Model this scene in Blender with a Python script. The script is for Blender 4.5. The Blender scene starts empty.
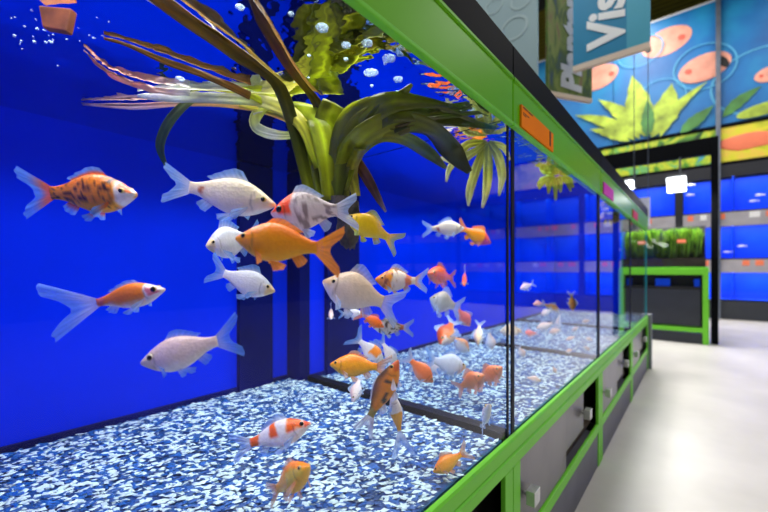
import bpy, math, random
import numpy as np
from mathutils import Vector, Matrix, noise

random.seed(7); rng = np.random.default_rng(11)
C = bpy.context.scene.collection
# ------------------------------------------------------------------ survey of the place
D = 0.36                       # distance from the tripod to the front glass (m); most lengths below are in units of D
F, CX, HY = 370.0, 384.0, 270.0
A = math.atan(314.0 / 370.0)   # the tripod looks this far to the left of the row's direction (+Y)
SA, CA = math.sin(A), math.cos(A)
EYE = 2.6 * D
FWD = Vector((-SA, CA, 0)); RGT = Vector((CA, SA, 0)); CAM = Vector((0, 0, EYE))

def W(x, t, z):                # row coordinates (units of D, z from eye level) -> world
    return Vector((x * D, t * D, z * D + EYE))
def P(px, py, dep):            # sighted point at a distance along the view axis
    return CAM + D * (FWD * dep + RGT * ((px - CX) / F * dep) + Vector((0, 0, (HY - py) / F * dep)))
def dX(px, xp): return xp / (SA - (px - CX) / F * CA)
def dT(px, t): return t / ((px - CX) / F * SA + CA)
def PT(px, py, t): return P(px, py, dT(px, t))
def PX(px, py, xp): return P(px, py, dX(px, xp))
def srgb(r, g, b):
    f = lambda c: (c / 255 / 12.92) if c / 255 <= .04045 else ((c / 255 + .055) / 1.055) ** 2.4
    return (f(r), f(g), f(b))

# ------------------------------------------------------------------ materials
def newmat(name):
    m = bpy.data.materials.new(name); m.use_nodes = True
    nt = m.node_tree
    for n in list(nt.nodes): nt.nodes.remove(n)
    out = nt.nodes.new('ShaderNodeOutputMaterial')
    return m, nt, out
def pmat(name, rgb, rough=.5, metal=0, var=.08, scale=6, bump=0, bscale=60, spec=.5):
    m, nt, out = newmat(name)
    b = nt.nodes.new('ShaderNodeBsdfPrincipled')
    tc = nt.nodes.new('ShaderNodeTexCoord')
    nz = nt.nodes.new('ShaderNodeTexNoise'); nz.inputs['Scale'].default_value = scale; nz.inputs['Detail'].default_value = 4
    nt.links.new(tc.outputs['Object'], nz.inputs['Vector'])
    rp = nt.nodes.new('ShaderNodeValToRGB')
    c = srgb(*rgb)
    rp.color_ramp.elements[0].color = tuple(max(0, x * (1 - var * 2)) for x in c) + (1,)
    rp.color_ramp.elements[1].color = tuple(min(1, x * (1 + var * 2)) for x in c) + (1,)
    rp.color_ramp.elements[0].position = .3; rp.color_ramp.elements[1].position = .7
    nt.links.new(nz.outputs['Fac'], rp.inputs['Fac'])
    nt.links.new(rp.outputs['Color'], b.inputs['Base Color'])
    b.inputs['Roughness'].default_value = rough; b.inputs['Metallic'].default_value = metal
    b.inputs['Specular IOR Level'].default_value = spec
    if bump:
        n2 = nt.nodes.new('ShaderNodeTexNoise'); n2.inputs['Scale'].default_value = bscale
        nt.links.new(tc.outputs['Object'], n2.inputs['Vector'])
        bp = nt.nodes.new('ShaderNodeBump'); bp.inputs['Strength'].default_value = bump; bp.inputs['Distance'].default_value = .01
        nt.links.new(n2.outputs['Fac'], bp.inputs['Height']); nt.links.new(bp.outputs['Normal'], b.inputs['Normal'])
    nt.links.new(b.outputs['BSDF'], out.inputs['Surface'])
    return m
def emat(name, rgb, strength):
    m, nt, out = newmat(name)
    e = nt.nodes.new('ShaderNodeEmission'); e.inputs['Color'].default_value = srgb(*rgb) + (1,); e.inputs['Strength'].default_value = strength
    nt.links.new(e.outputs[0], out.inputs['Surface']); return m
def glassmat(name, ior, tint=(1, 1, 1), k=1.0):
    m, nt, out = newmat(name)
    g = nt.nodes.new('ShaderNodeNewGeometry')
    fr = nt.nodes.new('ShaderNodeFresnel'); fr.inputs['IOR'].default_value = ior
    sub = nt.nodes.new('ShaderNodeMath'); sub.operation = 'MULTIPLY_ADD'; sub.inputs[1].default_value = -k; sub.inputs[2].default_value = k
    nt.links.new(g.outputs['Backfacing'], sub.inputs[0])
    mul = nt.nodes.new('ShaderNodeMath'); mul.operation = 'MULTIPLY'; mul.use_clamp = True
    nt.links.new(fr.outputs[0], mul.inputs[0]); nt.links.new(sub.outputs[0], mul.inputs[1])
    tr = nt.nodes.new('ShaderNodeBsdfTransparent'); tr.inputs['Color'].default_value = tint + (1,)
    gl = nt.nodes.new('ShaderNodeBsdfGlossy'); gl.inputs['Roughness'].default_value = .015
    mx = nt.nodes.new('ShaderNodeMixShader')
    nt.links.new(mul.outputs[0], mx.inputs['Fac']); nt.links.new(tr.outputs[0], mx.inputs[1]); nt.links.new(gl.outputs[0], mx.inputs[2])
    nt.links.new(mx.outputs[0], out.inputs['Surface']); return m
def watermat():
    m, nt, out = newmat('water_skin')
    tc = nt.nodes.new('ShaderNodeTexCoord')
    nz = nt.nodes.new('ShaderNodeTexNoise'); nz.inputs['Scale'].default_value = 9; nz.inputs['Detail'].default_value = 3
    nt.links.new(tc.outputs['Object'], nz.inputs['Vector'])
    bp = nt.nodes.new('ShaderNodeBump'); bp.inputs['Strength'].default_value = .3; bp.inputs['Distance'].default_value = .02
    nt.links.new(nz.outputs['Fac'], bp.inputs['Height'])
    fr = nt.nodes.new('ShaderNodeFresnel'); fr.inputs['IOR'].default_value = 1.33
    tr = nt.nodes.new('ShaderNodeBsdfTransparent')
    gl = nt.nodes.new('ShaderNodeBsdfGlossy'); gl.inputs['Roughness'].default_value = .02
    nt.links.new(bp.outputs[0], gl.inputs['Normal'])
    mx = nt.nodes.new('ShaderNodeMixShader')
    nt.links.new(fr.outputs[0], mx.inputs['Fac']); nt.links.new(tr.outputs[0], mx.inputs[1]); nt.links.new(gl.outputs[0], mx.inputs[2])
    nt.links.new(mx.outputs[0], out.inputs['Surface']); return m
def attrmat(name, rough=.4, scales=0.0, fin=False, spec=.5, translucent=0):
    m, nt, out = newmat(name)
    at = nt.nodes.new('ShaderNodeVertexColor'); at.layer_name = 'Col'
    tc = nt.nodes.new('ShaderNodeTexCoord')
    b = nt.nodes.new('ShaderNodeBsdfPrincipled'); b.inputs['Roughness'].default_value = rough; b.inputs['Specular IOR Level'].default_value = spec
    nz = nt.nodes.new('ShaderNodeTexNoise'); nz.inputs['Scale'].default_value = 90 if not fin else 30
    nt.links.new(tc.outputs['Object'], nz.inputs['Vector'])
    mr = nt.nodes.new('ShaderNodeMapRange'); mr.inputs['To Min'].default_value = .86; mr.inputs['To Max'].default_value = 1.12
    nt.links.new(nz.outputs['Fac'], mr.inputs['Value'])
    hs = nt.nodes.new('ShaderNodeHueSaturation')
    nt.links.new(at.outputs['Color'], hs.inputs['Color']); nt.links.new(mr.outputs[0], hs.inputs['Value'])
    nt.links.new(hs.outputs[0], b.inputs['Base Color'])
    if scales:
        mp = nt.nodes.new('ShaderNodeMapping'); mp.inputs['Scale'].default_value = (34, 10, 38)
        nt.links.new(tc.outputs['Object'], mp.inputs['Vector'])
        vo = nt.nodes.new('ShaderNodeTexVoronoi'); vo.inputs['Scale'].default_value = 1
        nt.links.new(mp.outputs[0], vo.inputs['Vector'])
        bp = nt.nodes.new('ShaderNodeBump'); bp.inputs['Strength'].default_value = scales; bp.inputs['Distance'].default_value = .01
        nt.links.new(vo.outputs['Distance'], bp.inputs['Height']); nt.links.new(bp.outputs[0], b.inputs['Normal'])
    surf = b.outputs[0]
    if fin or translucent:
        tl = nt.nodes.new('ShaderNodeBsdfTranslucent'); nt.links.new(hs.outputs[0], tl.inputs['Color'])
        m2 = nt.nodes.new('ShaderNodeMixShader'); m2.inputs['Fac'].default_value = translucent or .4
        nt.links.new(surf, m2.inputs[1]); nt.links.new(tl.outputs[0], m2.inputs[2]); surf = m2.outputs[0]
    if fin:
        tr = nt.nodes.new('ShaderNodeBsdfTransparent')
        m3 = nt.nodes.new('ShaderNodeMixShader')
        nt.links.new(at.outputs['Alpha'], m3.inputs['Fac']); nt.links.new(tr.outputs[0], m3.inputs[1]); nt.links.new(surf, m3.inputs[2]); surf = m3.outputs[0]
    nt.links.new(surf, out.inputs['Surface']); return m
def rampmat(name, stops, scale, rough=.5, stretch=(1, 1, 1), detail=5, dist=0):
    m, nt, out = newmat(name)
    b = nt.nodes.new('ShaderNodeBsdfPrincipled'); b.inputs['Roughness'].default_value = rough
    tc = nt.nodes.new('ShaderNodeTexCoord'); mp = nt.nodes.new('ShaderNodeMapping'); mp.inputs['Scale'].default_value = stretch
    nz = nt.nodes.new('ShaderNodeTexNoise'); nz.inputs['Scale'].default_value = scale; nz.inputs['Detail'].default_value = detail; nz.inputs['Distortion'].default_value = dist
    nt.links.new(tc.outputs['Object'], mp.inputs[0]); nt.links.new(mp.outputs[0], nz.inputs['Vector'])
    rp = nt.nodes.new('ShaderNodeValToRGB'); el = rp.color_ramp.elements
    el[0].position, el[0].color = stops[0][0], srgb(*stops[0][1]) + (1,)
    el[1].position, el[1].color = stops[-1][0], srgb(*stops[-1][1]) + (1,)
    for p, c in stops[1:-1]:
        e = el.new(p); e.color = srgb(*c) + (1,)
    nt.links.new(nz.outputs['Fac'], rp.inputs[0]); nt.links.new(rp.outputs[0], b.inputs['Base Color'])
    nt.links.new(b.outputs[0], out.inputs[0]); return m

M = dict(
    green=pmat('green_lacquer', (102, 182, 0), .38, var=.03, scale=3, spec=.18),
    greenrail=pmat('green_powder_coat', (116, 206, 56), .42, var=.03, scale=3, spec=.2),
    black=pmat('black_plastic', (8, 10, 14), .6, var=.1, spec=.06),
    seal=pmat('black_silicone', (10, 14, 30), .5, var=.1, spec=.12),
    navy=pmat('dark_navy_shaft', (3, 14, 92), .6, var=.15, spec=.05),
    blue=pmat('blue_back_film', (0, 46, 240), .6, var=.04, scale=3, spec=0),
    blue2=pmat('blue_tank_film', (4, 76, 236), .5, var=.06, scale=3, spec=.2),
    grey=pmat('grey_door_laminate', (112, 108, 114), .32, .3, var=.1, scale=5),
    plinth=pmat('grey_plinth', (92, 92, 104), .5, var=.08),
    endgrey=pmat('grey_end_panel', (120, 124, 134), .5, var=.06),
    steel=pmat('brushed_knob_steel', (205, 205, 205), .35, .6, var=.06, scale=40),
    dark=pmat('dark_interior', (10, 10, 11), .6),
    brown=pmat('brown_track', (74, 60, 52), .6, var=.2),
    charcoal=pmat('charcoal_panel', (44, 48, 56), .45, var=.06),
    rackframe=pmat('dark_rack_metal', (24, 26, 36), .45, var=.1),
    shelf=pmat('grey_shelf_edge', (168, 164, 170), .4, var=.05),
    glass=glassmat('shop_glass', 1.4), glass2=glassmat('shop_glass_mirroring', 1.5, k=1.3), inner=glassmat('underwater_glass', 1.14, (.93, .97, 1)),  # glass2 reflects more strongly, for the haze over the farther tanks
    rackglass=glassmat('rack_glass', 1.45),
    edge=pmat('teal_glass_edge', (40, 150, 150), .15, var=.1),
    water=watermat(),
    orange=pmat('orange_paper', (255, 134, 0), .7, var=.02, spec=.1), magenta=pmat('magenta_paper', (220, 20, 190), .6, var=.02),
    red=pmat('red_paper', (225, 40, 70), .6, var=.02), white=pmat('white_paper', (238, 238, 238), .6, var=.02),
    salmon=pmat('salmon_paper', (250, 130, 90), .6, var=.03),
    ink=pmat('black_ink', (20, 16, 14), .6),
    fish=attrmat('fish_skin', .34, .10), fin=attrmat('fish_fin', .45, fin=True), eye=attrmat('fish_eye', .08),
    leaf=attrmat('water_plant_leaf', .3, translucent=.35, spec=.6),
    chipw=pmat('white_gravel', (206, 234, 244), .55, var=.1, scale=30),
    chipb=pmat('blue_gravel', (2, 84, 160), .5, var=.25, scale=30),
    bed=pmat('deep_blue_gravel', (2, 60, 124), .6, var=.3, scale=40),
    cream=pmat('cream_board_edge', (226, 206, 186), .6, var=.03),
    signblue=pmat('sign_blue', (12, 132, 176), .45, var=.05, scale=1.5),
    signpale=pmat('pale_sign_blue', (70, 168, 196), .45, var=.05, scale=1.5),
    banner=pmat('pale_banner', (172, 202, 208), .5, var=.03, scale=2),
    bannerring=pmat('pale_banner_ring', (190, 216, 220), .5, var=.03, scale=2),
    lettering=pmat('white_lettering', (244, 246, 246), .5, var=.01),
    shadeletter=pmat('shaded_white_lettering', (196, 200, 206), .5, var=.02),  # white letters with their shade put into the grey
    poster=rampmat('poster_blue', [(.3, (6, 88, 160)), (.5, (10, 116, 186)), (.7, (22, 150, 200))], 1.0, .45),
    strip=rampmat('planted_strip_print', [(.3, (24, 60, 20)), (.42, (90, 160, 30)), (.5, (210, 214, 40)), (.58, (120, 190, 60)), (.7, (60, 150, 190))], 2.6, .45, dist=1.5),
    strip2=rampmat('yellow_strip_print', [(.3, (120, 150, 20)), (.5, (226, 220, 40)), (.7, (250, 190, 90))], 2.4, .45, dist=1.2),
    plantphoto=rampmat('plant_print', [(.3, (20, 60, 100)), (.42, (60, 90, 30)), (.55, (120, 140, 60)), (.7, (120, 90, 70))], 5, .5, (2, 2, .8), dist=1),
    pink=pmat('pink_fish_print', (240, 160, 136), .5, var=.12, scale=5), pinkred=pmat('red_snout_print', (226, 90, 70), .5),
    ring=pmat('ring_print', (80, 170, 214), .5, var=.05), yprint=pmat('leaf_print', (172, 196, 62), .5, var=.3, scale=4),
    dprint=pmat('dark_leaf_print', (70, 130, 60), .5, var=.2, scale=4),
    metal=pmat('grey_post_metal', (110, 118, 132), .35, .5),
    lamp=emat('led_panel', (240, 248, 255), 9.0),
    soil=pmat('brown_soil', (38, 30, 20), .8, var=.3, scale=40),
    plug=pmat('grey_rockwool', (72, 66, 62), .9, var=.3, scale=40, bump=.6),
    terracotta=pmat('terracotta_brown', (150, 82, 46), .6, var=.25, scale=25),
)
def floormat():
    m = pmat('polished_concrete', (192, 187, 181), .38, var=.06, scale=2.2, bump=.05, bscale=12)
    return m
def wallmat():
    m, nt, out = newmat('olive_slat_wall')
    b = nt.nodes.new('ShaderNodeBsdfPrincipled'); b.inputs['Roughness'].default_value = .6
    tc = nt.nodes.new('ShaderNodeTexCoord'); wv = nt.nodes.new('ShaderNodeTexWave'); wv.bands_direction = 'Z'; wv.inputs['Scale'].default_value = 3.0; wv.inputs['Distortion'].default_value = .3
    nt.links.new(tc.outputs['Object'], wv.inputs['Vector'])
    rp = nt.nodes.new('ShaderNodeValToRGB'); rp.color_ramp.elements[0].color = srgb(120, 112, 24) + (1,); rp.color_ramp.elements[1].color = srgb(170, 158, 50) + (1,)
    nt.links.new(wv.outputs['Fac'], rp.inputs[0]); nt.links.new(rp.outputs[0], b.inputs['Base Color']); nt.links.new(b.outputs[0], out.inputs[0]); return m

# ------------------------------------------------------------------ object helpers
ORG = {}
def empty(name, loc, label=None, cat=None, group=None):
    o = bpy.data.objects.new(name, None); C.objects.link(o); o.location = loc; o.empty_display_size = .05
    ORG[o.name] = Vector(loc); tag(o, label, cat, group); return o
def tag(o, label=None, cat=None, group=None, kind=None):
    if label: o['label'] = label
    if cat: o['category'] = cat
    if group: o['group'] = group
    if kind: o['kind'] = kind
    return o
class MB:
    def __init__(s): s.v = []; s.f = []; s.m = []; s.c = []
    def add(s, vs, fs, mi=0, cols=None):
        k = len(s.v); s.v += [Vector(v) for v in vs]; s.f += [tuple(i + k for i in f) for f in fs]; s.m += [mi] * len(fs)
        if cols: s.c += cols
        return s
    def box(s, a, b, mi=0):
        x0, x1 = sorted((a[0], b[0])); y0, y1 = sorted((a[1], b[1])); z0, z1 = sorted((a[2], b[2]))
        vs = [(x0, y0, z0), (x1, y0, z0), (x1, y1, z0), (x0, y1, z0), (x0, y0, z1), (x1, y0, z1), (x1, y1, z1), (x0, y1, z1)]
        return s.add(vs, [(0, 3, 2, 1), (4, 5, 6, 7), (0, 1, 5, 4), (1, 2, 6, 5), (2, 3, 7, 6), (3, 0, 4, 7)], mi)
    def rbox(s, x0, x1, t0, t1, z0, z1, mi=0):     # a box in row units
        return s.box(W(x0, t0, z0), W(x1, t1, z1), mi)
    def prism(s, pts, dvec, mi=0):                # polygon pushed along a vector
        n = len(pts); vs = [Vector(p) for p in pts] + [Vector(p) + Vector(dvec) for p in pts]
        return s.add(vs, [tuple(range(n))[::-1], tuple(range(n, 2 * n))] + [(i, (i + 1) % n, n + (i + 1) % n, n + i) for i in range(n)], mi)
    def tube(s, p0, p1, r, n=10, mi=0):
        p0, p1 = Vector(p0), Vector(p1); d = (p1 - p0).normalized()
        u = d.orthogonal().normalized(); w = d.cross(u)
        vs = []
        for p in (p0, p1):
            vs += [p + (u * math.cos(2 * math.pi * i / n) + w * math.sin(2 * math.pi * i / n)) * r for i in range(n)]
        return s.add(vs, [(i, (i + 1) % n, n + (i + 1) % n, n + i) for i in range(n)] + [tuple(range(n))[::-1], tuple(range(n, 2 * n))], mi)
def obj(name, mb, mats, parent=None, smooth=False, bevel=0, loc=None, local=False):
    if not isinstance(mats, (list, tuple)): mats = [mats]
    if parent is not None: o0 = ORG[parent.name]
    elif loc is not None: o0 = Vector(loc)
    else:
        v = mb.v; o0 = Vector((sum(p.x for p in v) / len(v), sum(p.y for p in v) / len(v), min(p.z for p in v)))
    if local: o0v = Vector((0, 0, 0))
    else: o0v = o0
    me = bpy.data.meshes.new(name)
    me.from_pydata([tuple(p - o0v) for p in mb.v], [], mb.f)
    for mt in mats: me.materials.append(mt)
    if len(mats) > 1: me.polygons.foreach_set('material_index', mb.m)
    if mb.c:
        ca = me.color_attributes.new('Col', 'FLOAT_COLOR', 'POINT')
        ca.data.foreach_set('color', [x for c in mb.c for x in (tuple(c) + (1,) if len(c) == 3 else c)])
    if smooth: me.polygons.foreach_set('use_smooth', [True] * len(me.polygons))
    me.update()
    o = bpy.data.objects.new(name, me); C.objects.link(o)
    if parent is not None: o.parent = parent
    else: o.location = o0
    ORG[o.name] = o0
    if bevel:
        b = o.modifiers.new('edge', 'BEVEL'); b.width = bevel; b.segments = 2; b.limit_method = 'ANGLE'
    return o
def text_mb(s, size, origin, right, up, depth=.004, bold=0, shear=0):
    cu = bpy.data.curves.new('lettering', 'FONT'); cu.body = s; cu.size = size; cu.offset = bold; cu.shear = shear; cu.extrude = depth / 2; cu.resolution_u = 3
    o = bpy.data.objects.new('lettering', cu); C.objects.link(o)
    dg = bpy.context.evaluated_depsgraph_get(); me = bpy.data.meshes.new_from_object(o.evaluated_get(dg))
    R, U = Vector(right).normalized(), Vector(up).normalized(); N = R.cross(U)
    mb = MB(); mb.add([Vector(origin) + R * v.co.x + U * v.co.y + N * v.co.z for v in me.vertices], [tuple(p.vertices) for p in me.polygons])
    bpy.data.objects.remove(o); bpy.data.curves.remove(cu); bpy.data.meshes.remove(me)
    return mb
def area(name, loc, rot, sx, sy, power, color=(1, 1, 1)):
    l = bpy.data.lights.new(name, 'AREA'); l.shape = 'RECTANGLE'; l.size = sx; l.size_y = sy; l.energy = power; l.color = color
    o = bpy.data.objects.new(name, l); C.objects.link(o); o.location = loc; o.rotation_euler = rot; return o

# ------------------------------------------------------------------ room
RX0, RX1, RY0, RY1, RH = -6.2, 8.4, -3.2, 10.75, 8.2
def slab(name, a, b, mat): return tag(obj(name, MB().box(a, b), mat), kind='structure')
slab('floor', (RX0, RY0, -.1), (RX1, RY1, 0), floormat())
slab('ceiling', (RX0, RY0, RH), (RX1, RY1, RH + .1), pmat('dark_ceiling', (60, 62, 62), .8))
slab('wall_far', (RX0, RY1, 0), (RX1, RY1 + .1, RH), wallmat())
wm = pmat('grey_store_wall', (120, 124, 130), .7)
slab('wall_right', (RX1, RY0, 0), (RX1 + .1, RY1, RH), wm)
slab('wall_left', (RX0 - .1, RY0, 0), (RX0, RY1, RH), wm)
slab('wall_back', (RX0, RY0 - .1, 0), (RX1, RY0, RH), wm)

# ------------------------------------------------------------------ the row of aquariums
B = [-.5, 2.6, 5.7, 8.8, 11.9]
GZ, WZ = -1.2, 1.08            # gravel level, water level
BACK = [3.5, 3.3, 3.3, 3.3]
ordl = ['nearest large aquarium with big goldfish in front of the blue back', 'second aquarium along the row, pale goldfish behind reflecting glass',
        'third aquarium along the row, narrow in view past the second black seam', 'last aquarium of the row with a clear teal-edged end pane']
for i in range(4):
    t0, t1, bx = B[i], B[i + 1], BACK[i]
    t = empty('aquarium', W(-2.2, (t0 + t1) / 2, -1.4), ordl[i], 'aquarium', 'aquariums of the green row')
    obj('front_glass', MB().rbox(-1.052, -1.038, t0 + .01, t1 - .01, -1.355, 1.12), M['glass' if i == 0 else 'glass2'], t)
    obj('back_panel', MB().rbox(-bx - .05, -bx, t0, t1, -1.355, 1.12), M['blue'], t)
    obj('bottom_pane', MB().rbox(-bx, -1.06, t0 + .01, t1 - .01, -1.355, -1.34), M['black'], t)
    obj('base_shadow_strip', MB().rbox(-bx, -bx + .03, t0 + .01, t1 - .16, -1.34, GZ + .035), M['navy'], t)  # dark strip painted as the shadow along the foot of the back panel
    if i == 0: obj('side_panel', MB().rbox(-bx, -1.05, t0 - .03, t0, -1.355, 1.12), M['blue'], t)
    if i == 3:
        obj('side_panel', MB().rbox(-bx, -1.56, t1 - .03, t1 - .002, -1.355, 1.12), M['blue'], t)
        obj('end_pane', MB().rbox(-1.55, -1.05, t1 - .02, t1 - .002, -1.355, 1.12), M['inner'], t)
        obj('glass_edge', MB().rbox(-1.09, -1.028, t1 - .03, t1 - .001, -1.355, 1.12), M['edge'], t)
        obj('glass_edge', MB().rbox(-1.60, -1.55, t1 - .04, t1 - .001, -1.355, 1.12), M['edge'], t)
    else:
        obj('side_pane', MB().rbox(-bx + .1, -1.06, t1 - .015, t1 - .002, -1.34, 1.12), M['inner'], t)
        obj('divider_foot', MB().rbox(-bx, -1.06, t1 - .045, t1 - .002, -1.34, -1.165), M['seal'], t)
    if i: obj('divider_foot', MB().rbox(-bx, -1.06, t0, t0 + .055, -1.34, -1.165), M['seal'], t)
    # dark shafts and corner strips against the back
    sh = [(t1 - .74, t1 - .37)] if i == 0 else [(t0 + .22, t0 + .74)] if i == 1 else []
    for a, b in sh: obj('filter_shaft', MB().rbox(-bx, -bx + .06, a, b, -1.34, 1.07), M['navy'], t)
    if i == 0: obj('corner_strip', MB().rbox(-bx, -3.27 if i == 0 else -bx + .08, t1 - .15, t1 - .016, -1.34, 1.07), M['navy'], t)
    for a, b in ([(t1 - .04, t1 - .012)] if i == 0 else [(t0 + .04, t0 + .095), (t1 - .05, t1 - .002)] if i < 3 else [(t0 + .03, t0 + .095)]):
        obj('corner_seal', MB().rbox(-1.037, -1.029, a, b, -1.19, 1.03), M['seal'], t)
    # water surface
    n = 24; vs = []; fs = []
    for a in range(n + 1):
        for b in range(n + 1):
            x = -1.053 - (bx - 1.053) * a / n; tt = t0 + (t1 - t0 - .016) * b / n
            z = WZ + .006 * noise.noise(Vector((x * 2.2, tt * 2.2, 3))) + .003 * noise.noise(Vector((x * 6, tt * 6, 9)))
            vs.append(W(x, tt, z))
    for a in range(n):
        for b in range(n):
            k = a * (n + 1) + b; fs.append((k, k + 1, k + n + 2, k + n + 1))
    ws = obj('water_surface', MB().add(vs, fs), M['water'], smooth=True)
    fz = ws.data.polygons[0].normal.z
    if fz < 0: ws.data.flip_normals()
    tag(ws, ['rippled water surface across the nearest aquarium', 'water surface across the second aquarium of the row', 'water surface across the third aquarium of the row', 'water surface across the last aquarium of the row'][i], 'water', kind='stuff')
    # gravel
    cnt = [17000, 11000, 5000, 3500][i]
    gv = MB(); gv.rbox(-bx + .01, -1.06, t0 + .03, t1 - .06, -1.355, GZ - .01, 2)
    oc = np.array([(1, 0, 0), (-1, 0, 0), (0, 1, 0), (0, -1, 0), (0, 0, 1), (0, 0, -1)], float)
    of = [(0, 2, 4), (2, 1, 4), (1, 3, 4), (3, 0, 4), (2, 0, 5), (1, 2, 5), (3, 1, 5), (0, 3, 5)]
    px = rng.uniform(-bx + .05, -1.08, cnt); pt = rng.uniform(t0 + .06, t1 - .09, cnt); pz = rng.uniform(-.012, .006, cnt)
    base = len(gv.v); big = []
    for k in range(cnt):
        sz = rng.uniform(.7, 1.25); s = np.array([.027, .014, .006]) * sz
        q = (oc + rng.uniform(-.32, .32, (6, 3))) * s
        an = rng.normal(.9, .55); ca, sa = math.cos(an), math.sin(an)
        x = q[:, 0] * ca - q[:, 1] * sa + px[k]; y = q[:, 0] * sa + q[:, 1] * ca + pt[k]; z = q[:, 2] + GZ + pz[k]
        for j in range(6): gv.v.append(Vector((x[j] * D, y[j] * D, z[j] * D + EYE)))
        o6 = base + 6 * k
        gv.f += [(a + o6, b + o6, c + o6) for a, b, c in of]; gv.m += [0 if rng.random() < .46 else 1] * 8
    g = obj('gravel', gv, [M['chipw'], M['chipb'], M['bed']])
    tag(g, ['blue and white gravel on the floor of the nearest aquarium', 'blue and white gravel on the floor of the second aquarium', 'pale gravel on the floor of the third aquarium', 'pale gravel on the floor of the last aquarium'][i], 'gravel', kind='stuff')

# hood over each aquarium
hl = ['glossy green light hood with black top over the nearest aquarium', 'green light hood carrying the orange price card', 'green light hood carrying the magenta price card', 'green light hood carrying the small red price card at the row end']
for i in range(4):
    t0, t1, bx = B[i], B[i + 1], BACK[i]
    h = empty('light_hood', W(-2.2, (t0 + t1) / 2, 1.12), hl[i], 'aquarium hood', 'green hoods of the row')
    obj('fascia', MB().rbox(-1.03, -1.0, t0, t1 - .012, 1.035, 1.36), M['green'], h, bevel=.003)
    obj('lip', MB().rbox(-1.034, -.993, t0, t1 - .012, 1.025, 1.05), M['greenrail'], h, bevel=.002)
    obj('trim_bead', MB().rbox(-1.04, -.99, t0, t1 - .012, 1.345, 1.375), M['green'], h, bevel=.003)
    obj('cap', MB().rbox(-1.04, -1.0, t0, t1 - .004, 1.375, 1.6), M['black'], h, bevel=.003)
    obj('lid', MB().rbox(-bx - .06, -1.04, t0, t1 - .004, 1.57, 1.6), M['black'], h)
    # the lamp tubes under the lid
    L = (t1 - t0 - .3) * D
    obj('back_board', MB().rbox(-bx - .06, -bx - .02, t0, t1 - .004, 1.13, 1.57), M['black'], h)
    for xx, pw in ((-1.6, 1.0), (-2.45, .9)):
        area('hood_tube_lamp', W(xx, (t0 + t1) / 2, 1.5), (0, 0, math.pi / 2), L, .16, 8.0 * pw * [1, 1, .9, .8][i], (1, 1, 1))

# green rail along the tank bottoms, one length per tank
for i in range(4):
    t0, t1 = B[i], B[i + 1]
    pr = [(-1.15, -1.40), (-1.0, -1.40), (-1.0, -1.325), (-1.012, -1.318), (-1.012, -1.302), (-1.0, -1.295), (-1.0, -1.215), (-1.008, -1.20), (-1.028, -1.19), (-1.028, -1.36), (-1.15, -1.36)]
    mb = MB().prism([W(x, t0, z) for x, z in pr], W(0, t1, 0) - W(0, t0, 0))
    tag(obj('support_rail', mb, M['greenrail']), ['grooved green rail below the nearest aquarium glass', 'grooved green rail below the second aquarium', 'grooved green rail below the third aquarium', 'grooved green rail below the last aquarium'][i], 'rail', 'green rails below the tanks')

cl = ['black open cabinet below the nearest aquarium', 'green framed cabinet with grey doors under the second aquarium', 'green framed cabinet under the third aquarium', 'last green framed cabinet of the row with a grey end panel']
for i in range(4):
    t0, t1 = B[i], B[i + 1]
    c = empty('base_cabinet', W(-2, (t0 + t1) / 2, -2.6), cl[i], 'cabinet', 'cabinets below the tanks')
    obj('carcass', MB().rbox(-3.4, -1.2, t0, t1, -2.6, -1.405), M['dark'], c)
    for a, b in ((t0 + .005, t0 + .14), (t1 - .14, t1 - .005)):
        obj('post', MB().rbox(-1.035, -1.0, a, b, -2.6, -1.405), M['greenrail'], c, bevel=.002)
    obj('lower_rail', MB().rbox(-1.035, -1.0, t0 + .14, t1 - .14, -2.15, -2.04), M['greenrail'], c, bevel=.003)
    obj('plinth', MB().rbox(-1.2, -1.012, t0 + .14, t1 - .14, -2.6, -2.15), M['plinth'], c)
    if i == 0:
        doors = [(-.34, 1.55, -1.03)]
    else:
        doors = [(t0 + .15, t0 + 1.46, -1.02), (t0 + 1.40, t0 + 2.42, -1.065)]
    for k, (a, b, x) in enumerate(doors):
        dr = obj('door', MB().rbox(x - .03, x, a, b, -2.03 if k == 0 else -1.93, -1.41), M['grey'], c, bevel=.002)
        kt = (a + .12) if k == 0 else (b - .09)
        if i == 0: kt = b - .15
        kb = MB().tube(W(x, kt, -1.71), W(x + .05, kt, -1.71), .006); kb.rbox(x + .035, x + .10, kt - .06, kt + .06, -1.765, -1.655)
        obj('knob', kb, M['steel'], dr, bevel=.001)
    obj('door_track', MB().rbox(-1.19, -1.10, t0 + .15, t1 - .15, -2.04, -1.99), M['brown'], c)
    if i == 3:
        obj('end_panel', MB().rbox(-3.4, -.93, t1 + .002, t1 + .22, -2.6, -1.17), M['endgrey'], c, bevel=.003)

# price cards on the hoods
def pricecard(name, label, t0, t1, z0, z1, mat, big):
    o = empty(name, W(-.99, (t0 + t1) / 2, z0), label, 'price card')
    obj('card', MB().rbox(-1.0, -.985, t0, t1, z0, z1), M[mat], o)
    if big:
        # small print and the price figure
        rt, up = (0, 1, 0), (0, 0, 1)
        bars = MB()
        for (a, b, za, zb) in ((.04, .16, .90, .95), (.18, .30, .90, .95), (.04, .13, .66, .69), (.15, .20, .66, .69), (.04, .12, .58, .60)):
            bars.rbox(-.985, -.983, t0 + (t1 - t0) * a, t0 + (t1 - t0) * b, z0 + (z1 - z0) * za, z0 + (z1 - z0) * zb)
        obj('small_print', bars, M['ink'], o)
        obj('price_figure', text_mb('1', .115 * D / .7 * 1.0, W(-.983, t0 + (t1 - t0) * .82, z0 + (z1 - z0) * .22), rt, up, .001, .002), M['ink'], o)
    return o
pricecard('price_card', 'orange price card on the green fascia beside the first black seam', 2.72, 3.5, 1.055, 1.215, 'orange', True)
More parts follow.
